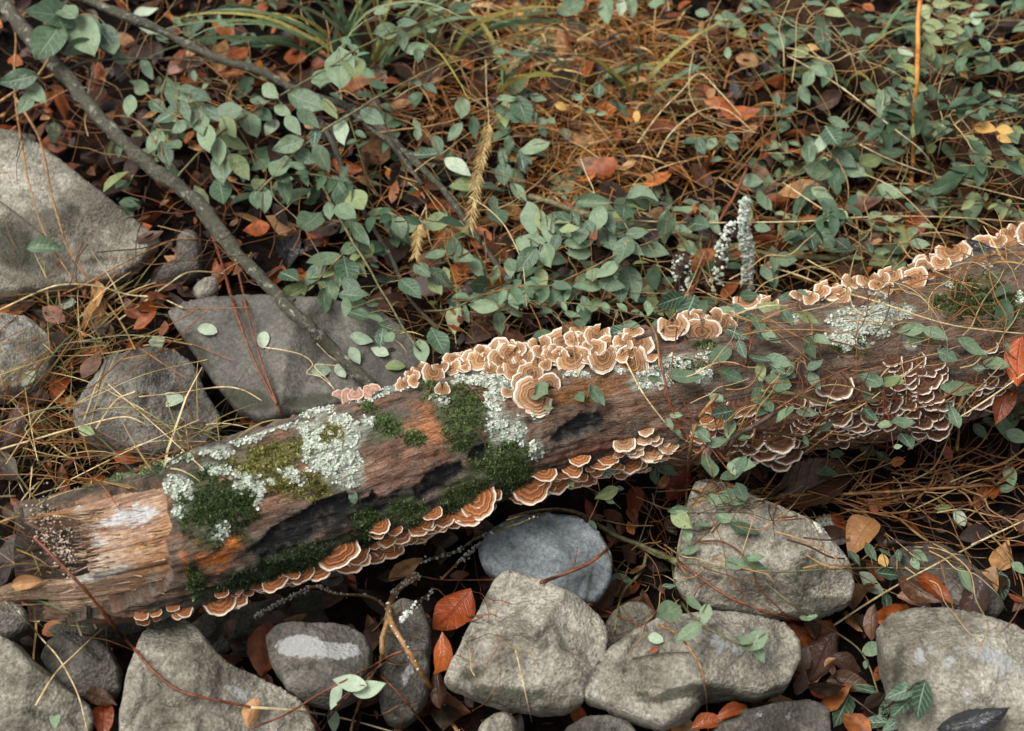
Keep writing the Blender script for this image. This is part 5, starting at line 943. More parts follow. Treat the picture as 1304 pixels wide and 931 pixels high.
# ------------------------------------------------------------------ branches
def branch(name, label, pts, radii, mat, offs, cat='branch', sides=10, rough=0.25, n=8, kids=(), group=None, seed=1, lichen=0):
    pp, dd, q = path3d(pts, offs, n); R = np.interp(np.linspace(0, 1, len(q)), np.linspace(0, 1, len(radii)), radii) / 1000
    q = q + (R[:, None] * 0.22) * np.stack([fbm(q, 22, 2, seed + k) for k in range(3)], 1)
    V, F = tube(q, R, sides, rough, seed); root = None
    pr = dict(label=label, category=cat)
    if group: pr['group'] = group
    if not kids and not lichen:
        return link(name, mesh_from(name, V, F, M[mat]), **pr)
    root = empty(name, Vector(q[0]), **pr); child('main_stem', mesh_from('main_stem', V, F, M[mat]), root)
    for (kp, kr, ko) in kids:
        p2, d2, q2 = path3d(kp, ko, n); k = int(np.argmin(np.hypot(pp[:, 0] - kp[0][0], pp[:, 1] - kp[0][1]))); q2 = q2 + (q[k] - q2[0]) * np.linspace(1, 0, len(q2))[:, None]
        v, f = tube(q2, np.linspace(kr, kr * .5, len(q2)) / 1000, 7, rough, seed + 3); child('side_twig', mesh_from('side_twig', v, f, M[mat]), root)
    if lichen:
        sp = Soup()
        for _ in range(lichen):
            k = min(len(q) - 1, int(abs(random.gauss(0, .45)) * len(q))); a = random.uniform(0, 6.28); toC = np.array((CAM - Vector(q[k])).normalized()); u, v2 = frame(toC)
            nn = toC * .8 + u * random.uniform(-.9, .9) + v2 * random.uniform(-.9, .9); nn /= np.linalg.norm(nn); p = q[k] + nn * R[k] * 1.02 + RNG.normal(0, .002, 3) * 0.6; u, v2 = frame(nn); r = random.uniform(.0008, .0024); c = np.array(lin(200, 206, 196)) * random.uniform(.75, 1.1)
            sp.add([p + nn * r * .5] + [p + (u * math.cos(b) + v2 * math.sin(b)) * r * random.uniform(.6, 1.2) for b in np.linspace(0, 6.28, 7)[:-1]], [(0, i + 1, (i + 1) % 6 + 1) for i in range(6)], np.clip(c, 0, 1))
        child('lichen', sp.mesh('lichen', M['lichen']), root, kind='stuff')
    return root
branch('grey_branch', 'thick grey branch running down to the log crest', [(-10, -20), (20, 25), (60, 72), (110, 128), (160, 182), (205, 222), (240, 248), (275, 288), (300, 322), (340, 362), (372, 396), (420, 442), (478, 494)], [11.5, 10.5, 10, 9.5, 10, 8.5, 8.2, 7.6], 'branch', [.24, .2, .16, .12, .08, .05, .015], sides=14, rough=.3, kids=[(tp(0, 0, [(470, 470), (480, 380), (470, 290)]), 2.2, [.2, .2]), (tp(0, 0, [(350, 320), (480, 280), (700, 275), (950, 290), (1220, 330)]), 2.2, [.18, .16])], seed=2)
branch('slanting_branch', 'long slanting branch entering at the top and running behind the leaves', [(80, -20), (130, 8), (190, 32), (250, 62), (300, 82), (340, 95), (385, 118), (440, 135), (480, 158), (520, 198), (560, 238), (600, 292), (650, 362)], [7.5, 7, 6.6, 6, 5.6, 5, 4.4, 3.6], 'branch', [.22, .2, .18, .15, .12, .1, .05], sides=12, rough=.3, kids=[(tp(325, 0, [(480, 540), (620, 640), (740, 790), (840, 930)]), 6.0, [.13, .09]), (tp(325, 0, [(30, 340), (120, 480), (200, 640), (250, 760)]), 1.6, [.16, .1]), ([(440, 135), (480, 170), (530, 200), (580, 208), (610, 220)], 3.5, [.12, .06])], seed=5)
branch('green_branch', 'dark green branch leaning toward the crest fungi', tp(325, 0, [(320, 590), (400, 740), (460, 900), (560, 1090), (680, 1290), (780, 1500), (920, 1660)]), [3.6, 3.6, 3.2, 3, 2.6], 'branch', [.12, .1, .07, .03], sides=10, rough=.25, seed=8)
branch('low_branch', 'low greenish branch lying behind the dense green patch', tp(650, 230, [(90, 85), (200, 110), (300, 145), (450, 190), (620, 225), (800, 260), (950, 290), (1300, 370), (1500, 385), (1750, 400)]), [5, 4.8, 4.5, 4, 3.5], 'twig_green', [.05, .05, .04, .03], sides=10, rough=.25, seed=9)
branch('dark_twig', 'thin dark red twig arching down beside the lichened stub', tp(650, 230, [(1190, -60), (1120, 90), (1040, 230), (950, 470), (890, 600), (830, 680), (760, 760)]), [2.0, 2.0, 1.8, 1.3], 'twig_red', [.1, .08, .05, .03, .02], rough=.2, cat='twig', seed=11)
branch('orange_reed', 'upright orange reed stem near the rotten log', tp(974, 0, [(786, -40), (772, 100), (770, 230), (764, 400), (752, 560), (750, 760), (735, 940)]), [3.4, 3.2, 3.0], 'reed', [.3, .24, .16, .08, .02], rough=.08, cat='reed', seed=12)
# lichened stub and its broken neighbour
def stub(label, px0, py0, px1, py1, r, lich):
    foot, _ = hit(px0, py0); d = ray(px1, py1); n = Vector((0, -1, 0.0)); top = CAM + d * ((foot - CAM).dot(n) / d.dot(n))
    P = np.array(catmull([np.array(foot) - [0, 0, .03], np.array(foot.lerp(top, .35)) + [.002, 0, 0], np.array(foot.lerp(top, .7)) - [.002, 0, 0], np.array(top)], 8)); R = np.linspace(r * 1.15, r * .8, len(P)) / 1000
    V, F = tube(P, R, 14, .25, 5); root = empty('lichened_stub', foot, label=label, category='branch stub'); child('wood', mesh_from('wood', V, F, M['twig_dark']), root)
    sp = Soup()
    for _ in range(lich):
        k = random.randrange(3, len(P)); toC = np.array((CAM - Vector(P[k])).normalized()); u, v2 = frame(toC); nn = toC * .8 + u * random.uniform(-1, 1) + v2 * random.uniform(-1, 1); nn /= np.linalg.norm(nn)
        p = P[k] + nn * R[k] * 1.03 + np.array([0, 0, random.uniform(-.006, .006)]); nn = nn + np.array([0, 0, .9]); nn /= np.linalg.norm(nn); u, v2 = frame(nn); q = random.uniform(.0012, .0038); p = p + (p - P[k]) * random.choice((0, 0, .1, .35, .7)); c = np.array(lin(206, 212, 200) if random.random() < .7 else lin(150, 164, 146)) * random.uniform(.6, 1.15)
        sp.add([p + nn * q * .5] + [p + (u * math.cos(b) + v2 * math.sin(b)) * q * random.uniform(.6, 1.2) for b in np.linspace(0, 6.28, 7)[:-1]], [(0, i + 1, (i + 1) % 6 + 1) for i in range(6)], np.clip(c, 0, 1))
    child('lichen', sp.mesh('lichen', M['lichen']), root, kind='stuff')
stub('upright stub thickly coated in white lichen above the log', 952, 368, 948, 258, 5.2, 2200)
stub('dark broken stub dotted with lichen beside the white coated stub', 905, 376, 930, 286, 7.5, 170)
stub('short dark knobbly stump specked with lichen behind the log crest', 862, 372, 872, 332, 13, 70)

# twigs and single straws one can follow
TW = 'loose twigs and straws'
def twig(label, pts, r0, r1, mat, off, kids=(), lichen=0, cat='twig'):
    return branch('twig' if cat == 'twig' else 'straw', label, pts, [r0, (r0 + r1) / 2, r1], mat, off, cat, 7, .2, 6, kids, TW, random.randrange(99), lichen)
twig('reddish runner curving from the splintered log end over the wide rock', tp(0, 690, [(170, -20), (260, 70), (370, 185), (480, 310), (580, 440), (670, 535), (760, 640), (880, 730), (1020, 770), (1250, 815), (1290, 818)], s2), 1.9, 1.4, 'twig_red', [.03, .02, .012, .01])
twig('golden runner hanging across the big pale slab', tp(0, 0, [(70, 480), (120, 560), (190, 680), (225, 800), (250, 940)]) + tp(0, 230, [(290, 180), (340, 330), (440, 490), (600, 700), (680, 850)]), 2.2, 1.2, 'twig_tan', [.14, .1, .04, .02, .02])
twig('thin brown runner hanging beside the golden one on the slab', tp(0, 0, [(10, -20), (60, 120), (80, 200), (70, 400), (90, 600), (130, 850), (150, 940)]) + tp(0, 230, [(215, 240), (290, 380), (420, 560), (560, 690)]), 1.9, 1.0, 'twig_tan', [.2, .12, .04, .02, .02])
twig('red-brown runner parallel to the grey branch falling over the dark slab', tp(0, 230, [(905, 10), (990, 130), (1050, 230), (1120, 430), (1180, 640), (1280, 910)]) + tp(325, 460, [(60, 130), (130, 270)]), 2.4, 1.5, 'twig_red', [.06, .04, .02, .012])
twig('second thinner red-brown runner on the dark slab by the grey branch', tp(0, 230, [(1060, 140), (1140, 280), (1190, 420), (1240, 640), (1300, 860)]) + tp(325, 460, [(70, 110), (110, 220)]), 2.0, 1.2, 'twig_red', [.06, .03, .02, .012])
twig('orange runner between the big pale slab and the small upright stone', tp(0, 230, [(400, 540), (520, 470), (680, 385), (870, 300), (1015, 298)]), 1.4, .8, 'twig_tan', [.02, .03, .03])
twig('thin dark twig lying across the face of the big pale slab', tp(0, 230, [(-20, 90), (100, 180), (215, 270), (300, 330)]), .9, .7, 'twig_dark', [.01])
twig('thorny dark twig standing in front of the slab corner', tp(0, 230, [(735, 30), (715, 190), (690, 280), (680, 390)]), 1.0, .8, 'twig_dark', [.03])
twig('forked lichen-tipped twig standing before the narrow stone', tp(325, 690, [(800, 165), (740, 200), (680, 265), (660, 370), (720, 490), (850, 700), (940, 850), (1000, 940)], s2), 4.6, 2.2, 'twig_tan', [.05, .045, .04, .03, .03], [(tp(325, 690, [(660, 370), (625, 470), (620, 580), (560, 670), (500, 820), (470, 930)], s2), 3.0, [.04, .03]), (tp(325, 690, [(660, 350), (600, 420), (575, 440)], s2), 1.4, [.04, .03]), (tp(325, 690, [(850, 690), (920, 720), (975, 768)], s2), 1.2, [.03, .02])], 90)
twig('thin lichened twig reaching from the brackets to the forked twig', tp(325, 690, [(0, 372), (100, 310), (200, 262), (300, 220), (400, 255), (560, 268), (650, 322)], s2), 1.5, 1.8, 'twig_tan', [.03, .02, .04], [], 120)
twig('greenish twig curving over the blue-grey stone', tp(325, 690, [(820, 100), (920, 65), (1000, 45), (1100, -20)], s2) + tp(650, 460, [(60, 810), (200, 755)]), 1.6, 1.6, 'twig_green', [.05, .04, .03], [], 40)
twig('thin dark twig with a white lichen tuft beside the forked twig', tp(325, 690, [(660, 182), (800, 170), (900, 185), (1040, 188), (1175, 186)], s2), 1.0, .9, 'twig_red', [.04])
twig('brittle lichened twig pointing at the blue-grey stone', tp(325, 690, [(1105, 10), (1050, 60), (1000, 100), (915, 185)], s2), 2.0, 1.2, 'twig_tan', [.05], [], 60)
twig('stubby lichen covered twig above the narrow stone', tp(325, 690, [(720, 385), (770, 330), (860, 250)], s2), 1.8, 1.4, 'twig_dark', [.04], [], 110)
twig('reddish thin runner crossing the patched rock', tp(325, 690, [(-20, 920), (150, 850), (280, 770), (400, 705), (560, 620), (700, 545), (830, 532)], s2), 1.3, .8, 'twig_red', [.02, .03])
twig('dark wiry twig fanning from the forked twig', tp(325, 690, [(300, 920), (360, 840), (460, 740), (600, 620), (730, 540)], s2), 1.1, .7, 'twig_dark', [.04])
twig('slim reddish twig leaning right from the forked twig', tp(325, 690, [(600, 640), (700, 740), (800, 860), (860, 935)], s2), 1.4, .9, 'twig_red', [.03])
twig('mossy curved branchlet arching over the blue-grey stone', tp(650, 460, [(-10, 790), (100, 760), (200, 748), (330, 762), (450, 830), (560, 890), (660, 925)]) + tp(650, 690, [(700, 45), (820, 100)], s2), 2.2, 4.0, 'twig_green', [.04, .03, .02])
twig('thin orange runner over the mossy branchlet', tp(650, 460, [(-20, 800), (90, 770), (230, 742), (340, 770), (470, 800), (600, 825), (720, 828)]), 1.0, .8, 'twig_tan', [.05, .04])
twig('olive twig hanging between the blue-grey stone and the tilted rock', tp(650, 690, [(670, 60), (640, 150), (560, 240), (530, 330), (512, 450)], s2), 2.2, 1.0, 'twig_green', [.03, .03, .02])
twig('red-brown twig resting on the blue-grey stone', tp(650, 690, [(150, 200), (260, 160), (380, 110), (450, 60), (515, -5)], s2), 2.2, 1.6, 'twig_red', [.012, .02, .03], [(tp(650, 690, [(310, 140), (325, 80), (330, 25)], s2), .9, [.02])])
twig('thin red twig poking over the rough brownish stone', tp(650, 690, [(385, 308), (520, 360), (650, 422)], s2), 1.1, .8, 'twig_red', [.02])
twig('reddish stem slanting down the tilted rock', tp(650, 690, [(820, 100), (980, 210), (1100, 285), (1275, 352)], s2) + tp(974, 690, [(110, 375), (230, 390)], s2), 1.7, 1.0, 'twig_red', [.02, .015])
twig('fine dry twig lying on top of the undercut boulder', tp(650, 690, [(600, 575), (700, 555), (790, 545), (880, 545)], s2), .7, .5, 'twig_dark', [.004])
twig('orange twig rising beside the dark crossing branch', tp(650, 460, [(1045, 165), (955, 280), (905, 430), (892, 600), (880, 760)]), 2.0, 1.5, 'twig_tan', [.05, .04, .03])
twig('dark crossing branch in front of the curled brown brackets', tp(650, 460, [(1330, 260), (1240, 320), (1150, 370), (1060, 480), (985, 590)]), 2.6, 3.4, 'twig_dark', [.05, .05, .03])
twig('stout brown twig along the top of the tilted rock', tp(650, 460, [(950, 575), (1050, 600), (1150, 640), (1304, 662)]) + tp(974, 460, [(100, 670), (300, 670), (560, 662), (800, 645), (1130, 625)]), 3.2, 1.6, 'twig_tan', [.03, .03, .04])
twig('dark red twig bending down the bark beside the upright tan clump', tp(650, 460, [(750, -40), (775, 90), (800, 200), (840, 300), (885, 390)]), 1.6, 1.1, 'twig_red', [.02])
twig('orange curved stem rising over the fungus crest', tp(650, 230, [(490, 560), (580, 610), (680, 690), (735, 790), (750, 940)]), 1.5, 1.2, 'twig_tan', [.05, .04, .02])
twig('dark thin twig curling by the end of the fungus crest', tp(650, 230, [(555, 870), (590, 800), (640, 760), (690, 748)]), .9, .6, 'twig_dark', [.02])
twig('dark branching twig spread behind the far log crest', tp(974, 230, [(130, 420), (250, 350), (400, 280), (560, 290), (680, 340), (800, 410)]), 1.3, .7, 'twig_dark', [.03], [(tp(974, 230, [(250, 350), (330, 230), (380, 100), (460, 30)]), .9, [.04, .05])])
twig('thin dark thorny twig lying along the far log crest', tp(974, 230, [(260, 620), (360, 540), (500, 520), (680, 545), (830, 570), (950, 600)]), .9, .6, 'twig_dark', [.015])
twig('wiry twig over the dark bracket colony', tp(974, 460, [(-20, 290), (140, 190), (300, 90), (500, 0)]), 1.2, .8, 'twig_red', [.03])
twig('mossy twig lying across the dark bracket colony', tp(974, 460, [(-20, 150), (150, 165), (300, 215), (450, 250), (590, 290)]), 2.2, 1.4, 'twig_green', [.02])
twig('brown twig under the bracket colony', tp(974, 460, [(-10, 360), (150, 375), (300, 405), (440, 430), (620, 400), (740, 380), (830, 470), (960, 560), (1100, 720), (1180, 860)]), 1.8, 1.4, 'twig_dark', [.03])
twig('drooping pinkish brown twig below the curled brackets', tp(974, 460, [(1000, 170), (960, 280), (975, 350), (965, 450)]), 2.0, 1.6, 'twig_tan', [.03])
twig('thin vertical red twig in front of the dark bracket colony', tp(974, 460, [(765, -30), (770, 150), (772, 300), (770, 420)]), 1.0, .8, 'twig_red', [.02])
for lab, pts, r, off in [
 ('longest pale straw stretched across the undergrowth behind the log', tp(650, 230, [(600, 200), (900, 212), (1300, 210)]) + tp(974, 230, [(200, 205), (420, 188), (700, 180), (1000, 188), (1330, 212)]), 1.1, .08),
 ('pale straw lying along the far stretch of the log', tp(974, 230, [(-20, 425), (150, 470), (350, 548), (600, 620), (800, 690), (1000, 738), (1330, 775)]), 1.1, .03),
 ('pale straw slanting from the green leaves toward the orange reed foot', tp(974, 0, [(110, 278), (250, 355), (400, 450), (640, 640), (800, 770), (870, 900)]), 1.0, .1),
 ('pinkish straw below the orange reed', tp(974, 0, [(380, 670), (520, 750), (700, 830), (960, 915), (1330, 1010)]), 1.0, .08),
 ('pale straw leaning over the paired rosettes', tp(650, 230, [(980, 350), (930, 470), (880, 580), (830, 670), (760, 740)]), .9, .06),
 ('straw crossing the bark beside the black scar', tp(650, 460, [(570, -20), (660, 150), (780, 310), (880, 400)]), 1.1, .012),
 ('straw above the thick corner of the crest leading down', tp(974, 230, [(90, 10), (300, 150), (520, 272)]), 1.0, .08),
 ('long straw rising over the twig tangle to the edge', tp(974, 460, [(720, 445), (900, 335), (1100, 205), (1330, 45)]), 1.2, .05),
 ('straight tan straw over the stones behind the corner boulder', tp(974, 690, [(340, 410), (560, 268), (800, 132), (1070, -5)], s2), 1.3, .04),
 ('pale straw end at the edge of the twig tangle', tp(974, 460, [(1040, 925), (1180, 860), (1330, 790)]), 1.2, .04),
 ('yellow straw lying across the lower rocks', tp(325, 690, [(-20, 815), (200, 830), (440, 870), (680, 935)], s2), 1.4, .02),
 ('pale bent grass blade hanging over the corner rock', tp(0, 690, [(90, 340), (190, 460), (280, 560), (340, 660), (390, 770), (430, 930)], s2), 1.0, .03),
 ('yellow jointed straw leaning on the rounded stone', tp(0, 690, [(175, 805), (270, 650), (360, 560), (430, 495), (500, 430)], s2), 1.2, .03),
 ('thin white straw resting upright on the largest rock', tp(650, 690, [(25, 530), (50, 640), (75, 750), (105, 885)], s2), .8, .01),
 ('curved pale stem lying on the dark flat slab', tp(325, 230, [(50, 840), (150, 855), (240, 880), (290, 925)]) + tp(325, 460, [(260, 60), (330, 80), (400, 140)]), .9, .012),
 ('straw slanting over the slab beside the grey branch foot', tp(325, 230, [(310, 820), (370, 880), (430, 930)]) + tp(325, 460, [(300, 20), (360, 90), (400, 145)]), .8, .015),
 ('long pale straw behind the splintered log end', tp(0, 460, [(-20, 450), (150, 400), (400, 330), (620, 280), (740, 320)]), 1.3, .03),
 ('arched straw over the speckled rock', tp(0, 460, [(700, 180), (900, 160), (1100, 130), (1220, 145), (1320, 200)]), 1.1, .03),
 ('tan straw arching from the pale cream stone', tp(0, 230, [(-20, 660), (150, 580), (300, 525), (480, 530), (650, 575), (800, 590), (920, 640)]), 1.3, .03),
 ('forked golden straw before the small upright stone', tp(0, 230, [(600, 700), (700, 630), (850, 520), (960, 460), (1150, 470)]), 1.3, .03),
 ('bent yellow grass stem over the dark litter below the tan grass', tp(650, 0, [(640, 720), (760, 560), (860, 460), (950, 370), (1050, 460), (1160, 580)]), 1.0, .1),
 ('drooping dry stem with hanging blades below the tan grass', tp(650, 0, [(740, 790), (800, 680), (900, 590), (1000, 545), (1100, 560), (1230, 670)]), 1.1, .09)]:
    twig(lab, pts, r, r * .7, 'straw', [off, off * 1.2, off], cat='straw')

# ------------------------------------------------------------------ fallen leaves one can pick out
def fallen(label, px, py, L, ang, mat, kind='beech', off=0.008, tilt=0.2, grp='fallen leaves', wid=1.0):
    loc, nor = hit(px, py); d = ray(px, py)
    s0 = min(depth_at(px, py), depth_at(px + L * .3, py) + .02, depth_at(px - L * .3, py) + .02); C = CAM + d * (s0 - off)
    n = (Vector(nor) * 0.5 + Vector((0, 0, .5)) + (CAM - C).normalized() * 0.35 + Vector(RNG.normal(0, tilt, 3))).normalized()
    Mx, Bp = leaf_matrix(C, px, py, L, ang, n, wid)
    o = link('fallen_leaf', leaf_mesh(kind, mat, random.randrange(5)), label=label, category='leaf', group=grp); o.matrix_basis = Mx; return o
P_ = 'leaf_pale'
for a in [('bright orange curled leaf beside the largest upright rock', 576, 780, 72, 130, 'leaf_orange', 'beech', .05, .05, 'fallen leaves', 1.3), ('narrow shiny brown leaf below the bright orange one', 562, 838, 60, 95, 'leaf_russet', 'long', .012), ('tan brown leaf wedged under the narrow brown leaf', 558, 880, 54, 85, 'leaf_brown', 'long', .01),
    ('upright orange brown leaf behind the tilted rock', 1097, 680, 56, 125, 'leaf_tan', 'beech', .04, .05, 'fallen leaves', 1.35), ('small yellow orange leaf by the dark creeper leaves', 1125, 716, 22, 80, 'leaf_yellow', 'oval', .02), ('rolled russet leaf behind the corner boulder', 1190, 748, 60, 40, 'leaf_russet', 'long', .02), ('slate coloured curled leaf behind the corner boulder', 1240, 765, 62, 100, 'leaf_umber', 'beech', .02), ('pinkish grey leaf tucked behind the corner boulder', 1165, 766, 50, 20, 'leaf_pink', 'beech', .015), ('rolled grey brown leaf above the pinkish one', 1172, 752, 70, 30, 'leaf_brown', 'long', .015),
    ('large ribbed umber leaf in the hollow by the undercut boulder', 1045, 838, 74, 115, 'leaf_umber', 'beech', .02), ('red brown leaf on top of the hollow by the undercut boulder', 1042, 806, 56, 190, 'leaf_russet', 'beech', .02), ('dull brown leaf in the hollow beside the corner boulder', 1080, 848, 52, 30, 'leaf_brown', 'beech', .015), ('ribbed grey brown leaf above the creeper leaves', 1082, 872, 62, 10, 'leaf_brown', 'beech', .012), ('curled pinkish brown leaf between the tilted rock and corner boulder', 1110, 795, 50, 95, 'leaf_brown', 'long', .02), ('dark red leaf at the edge of the flat stone', 1046, 882, 36, 30, 'leaf_red', 'beech', .01), ('brown rolled leaf under the undercut boulder', 935, 905, 44, 340, 'leaf_russet', 'long', .02), ('orange leaf scrap beside the undercut boulder', 905, 922, 50, 350, 'leaf_russet', 'beech', .01),
    ('huge ribbed brown leaf lying in the twig tangle', 1040, 618, 122, 335, 'leaf_brown', 'beech', .03, .08), ('black wet leaf lying on the corner boulder', 1240, 918, 96, 345, 'leaf_black', 'long', .008, .05), ('tan dry leaf lying on the wide rock', 320, 908, 42, 110, 'leaf_tan', 'beech', .012), ('dull reddish brown leaf between the rounded stone and wide rock', 128, 888, 42, 20, 'leaf_brown', 'beech', .015), ('glossy dark red leaf below the rounded stone', 132, 916, 44, 90, 'leaf_russet', 'beech', .012), ('bright red leaf under the log beside the tilted rock', 862, 618, 52, 120, 'leaf_red', 'beech', .02), ('red leaf under the brown bracket tier', 755, 652, 36, 60, 'leaf_red', 'long', .015), ('russet leaf under the four leaf sprig', 808, 640, 44, 100, 'leaf_russet', 'beech', .012),
    ('large orange leaf hanging at the edge beside the log', 1296, 462, 66, 95, 'leaf_orange', 'beech', .03, .1), ('orange leaf below the hanging one beside curled brackets', 1276, 512, 54, 100, 'leaf_russet', 'beech', .02), ('small crimson leaf in the twig tangle', 1207, 578, 24, 70, 'leaf_red', 'oval', .03), ('pale pink curled leaf against the log by the orange twig', 900, 572, 42, 100, 'leaf_pink', 'long', .02), ('orange pink leaf wedged under the dark crossing branch', 922, 570, 40, 70, 'leaf_tan', 'long', .015), ('dusky leaf wedged below the pale pink one', 896, 596, 46, 60, 'leaf_umber', 'beech', .01), ('dark brown leaf stuck to the bark by the white lichen sheet', 1018, 466, 50, 60, 'leaf_umber', 'beech', .006), ('wet dark leaf among the peach brackets', 1258, 316, 54, 20, 'leaf_black', 'long', .012), ('peach coloured leaf curled among the crest brackets', 1285, 312, 38, 40, 'leaf_tan', 'oval', .012), ('purple brown leaf at the edge below the pale cream stone', 12, 548, 74, 300, 'leaf_umber', 'beech', .02), ('glossy orange leaf behind the broken log end', 160, 582, 36, 20, 'leaf_orange', 'beech', .015), ('orange leaf in straw beside the pale cream stone', 78, 492, 40, 300, 'leaf_orange', 'beech', .015), ('dry tan leaf tucked under the wooden splinter', 34, 742, 42, 350, 'leaf_tan', 'beech', .02),
    ('purple brown leaf below the thick grey branch', 130, 195, 66, 150, 'leaf_umber', 'beech', .03), ('yellow leaf in the straw clump', 662, 28, 34, 80, 'leaf_yellow', 'beech', .03), ('round tan leaf among the green sprigs below the reed top', 952, 76, 32, 20, 'leaf_tan', 'round', .03), ('pale tan leaf standing in the straw clump', 716, 58, 36, 260, 'leaf_tan', 'beech', .03), ('large orange leaf under the dense twigs behind the log', 1162, 285, 50, 80, 'leaf_russet', 'beech', .03), ('folded pinkish leaf below the seed head', 480, 100, 40, 30, 'leaf_pink', 'beech', .02), ('orange leaf below the green branches', 405, 300, 44, 60, 'leaf_russet', 'beech', .02), ('tan orange leaf at the foot of the dark green branch', 360, 285, 46, 200, 'leaf_tan', 'beech', .02), ('dark ribbed leaf shaded behind the grey branch', 365, 315, 52, 80, 'leaf_black', 'beech', .02), ('slate leaf beside the dark ribbed leaf', 400, 312, 30, 330, 'leaf_umber', 'beech', .03),
    ('white pointed leaf behind the slanting branch', 186, 16, 34, 350, P_, 'oval', .05), ('white narrow leaf hanging under the slanting branch', 190, 38, 34, 25, P_, 'lance', .05), ('rosy brown leaf below the slanting branch', 238, 82, 54, 340, 'leaf_pink', 'beech', .03), ('orange leaf behind the thick grey branch', 120, 100, 40, 100, 'leaf_russet', 'beech', .02), ('brown orange leaf at the foot of the leaf spray', 445, 212, 44, 20, 'leaf_russet', 'beech', .02), ('dark olive leaf hanging on the runner by the grey branch', 259, 270, 42, 72, 'leaf_lime', 'lance', .05), ('wilted blue green leaf draped over the runner on the slab', 58, 316, 48, 0, 'leaf', 'fold', .03),
    ('pale fallen leaf on the dark slab between straw and runner', 264, 420, 26, 10, P_, 'round', .006), ('pale fallen leaf standing by the red-brown runners', 336, 433, 22, 90, P_, 'round', .006), ('pale pointed leaf on the dark slab under the leaf spray', 460, 432, 32, 15, P_, 'oval', .006), ('whitish curled leaf on the dark slab nearest the leaf spray', 484, 448, 24, 200, P_, 'oval', .006), ('pale leaf propped against the grey branch foot', 452, 453, 26, 60, P_, 'oval', .01), ('oval pale leaf on the dark slab near the pinkish brackets', 410, 471, 28, 350, P_, 'oval', .006), ('pale leaf touching the grey branch on the dark slab', 434, 473, 22, 60, P_, 'oval', .006), ('yellowish pale leaf at the slab edge by the small tan brackets', 503, 466, 26, 0, 'leaf_lime', 'round', .006), ('large pale leaf lying on the speckled rock', 219, 509, 40, 350, P_, 'oval', .008), ('pale leaf lying on the pale cream stone', 36, 482, 26, 130, P_, 'oval', .006), ('pale upright leaf between the speckled rock and dark slab', 200, 435, 22, 270, P_, 'round', .01), ('pale leaf in straw below the big pale slab', 82, 384, 26, 0, P_, 'round', .01), ('small green leaf in straw above the speckled rock', 124, 417, 16, 0, 'leaf', 'oval', .01), ('green leaf in straw below the speckled rock', 111, 549, 24, 20, 'leaf_lime', 'oval', .02), ('grey green round leaf stuck on the charred scar', 450, 633, 19, 80, 'leaf', 'round', .006), ('small heart shaped green leaf on the corner rock', 70, 920, 16, 90, 'leaf', 'heart', .02), ('pale round leaf on the undercut boulder', 835, 813, 21, 20, P_, 'round', .006), ('large pale green leaf beside the tilted rock edge', 1109, 745, 46, 45, P_, 'oval', .02), ('white round leaf in the twig tangle', 1222, 660, 24, 60, P_, 'round', .03), ('tiny orange scrap on the undercut boulder', 832, 828, 13, 160, 'leaf_russet', 'oval', .005)]:
    fallen(*a)

# ------------------------------------------------------------------ seed heads
def seedhead(label, pts, n, L, spread, off):
    pp, dd, q = path3d(pts, [off], 6); root = empty('seed_head', Vector(q[0]), label=label, category='grass')
    V, F = tube(q, np.linspace(.0007, .0004, len(q)), 5); child('stalk', mesh_from('stalk', V, F, M['straw']), root); sp = Soup(); k0 = int(len(q) * .35)
    for i in range(n):
        k = random.randrange(k0, len(q)); t = q[min(k + 1, len(q) - 1)] - q[max(k - 1, 0)]; t /= np.linalg.norm(t); toC = np.array((CAM - Vector(q[k])).normalized()); sd = np.cross(t, toC) * random.choice((-1, 1))
        d = t * .8 + sd * spread * random.uniform(.5, 1.2) + toC * random.gauss(0, .25); d /= np.linalg.norm(d); l = L * random.uniform(.6, 1.1); w = np.cross(d, toC); w /= np.linalg.norm(w); b = q[k]
        c = np.array(lin(188, 162, 106)) * random.uniform(.6, 1.1); sp.add([b - w * .0004, b + w * .0004, b + d * l * .5 + w * .0007, b + d * l, b + d * l * .5 - w * .0007], [(0, 1, 2, 4), (4, 2, 3)], c)
    child('bristles', sp.mesh('bristles', M['grass'], False), root, kind='stuff')
seedhead('large bristly dry seed head drooping among green leaves', tp(325, 0, [(1160, 300), (1165, 480), (1175, 620), (1150, 760), (1120, 880), (1100, 1000), (1080, 1130)]), 220, .022, .55, .13)
seedhead('small bristly dry seed head below the larger one', tp(325, 230, [(860, 130), (835, 180), (820, 240), (815, 300), (805, 370)]), 110, .016, .6, .1)

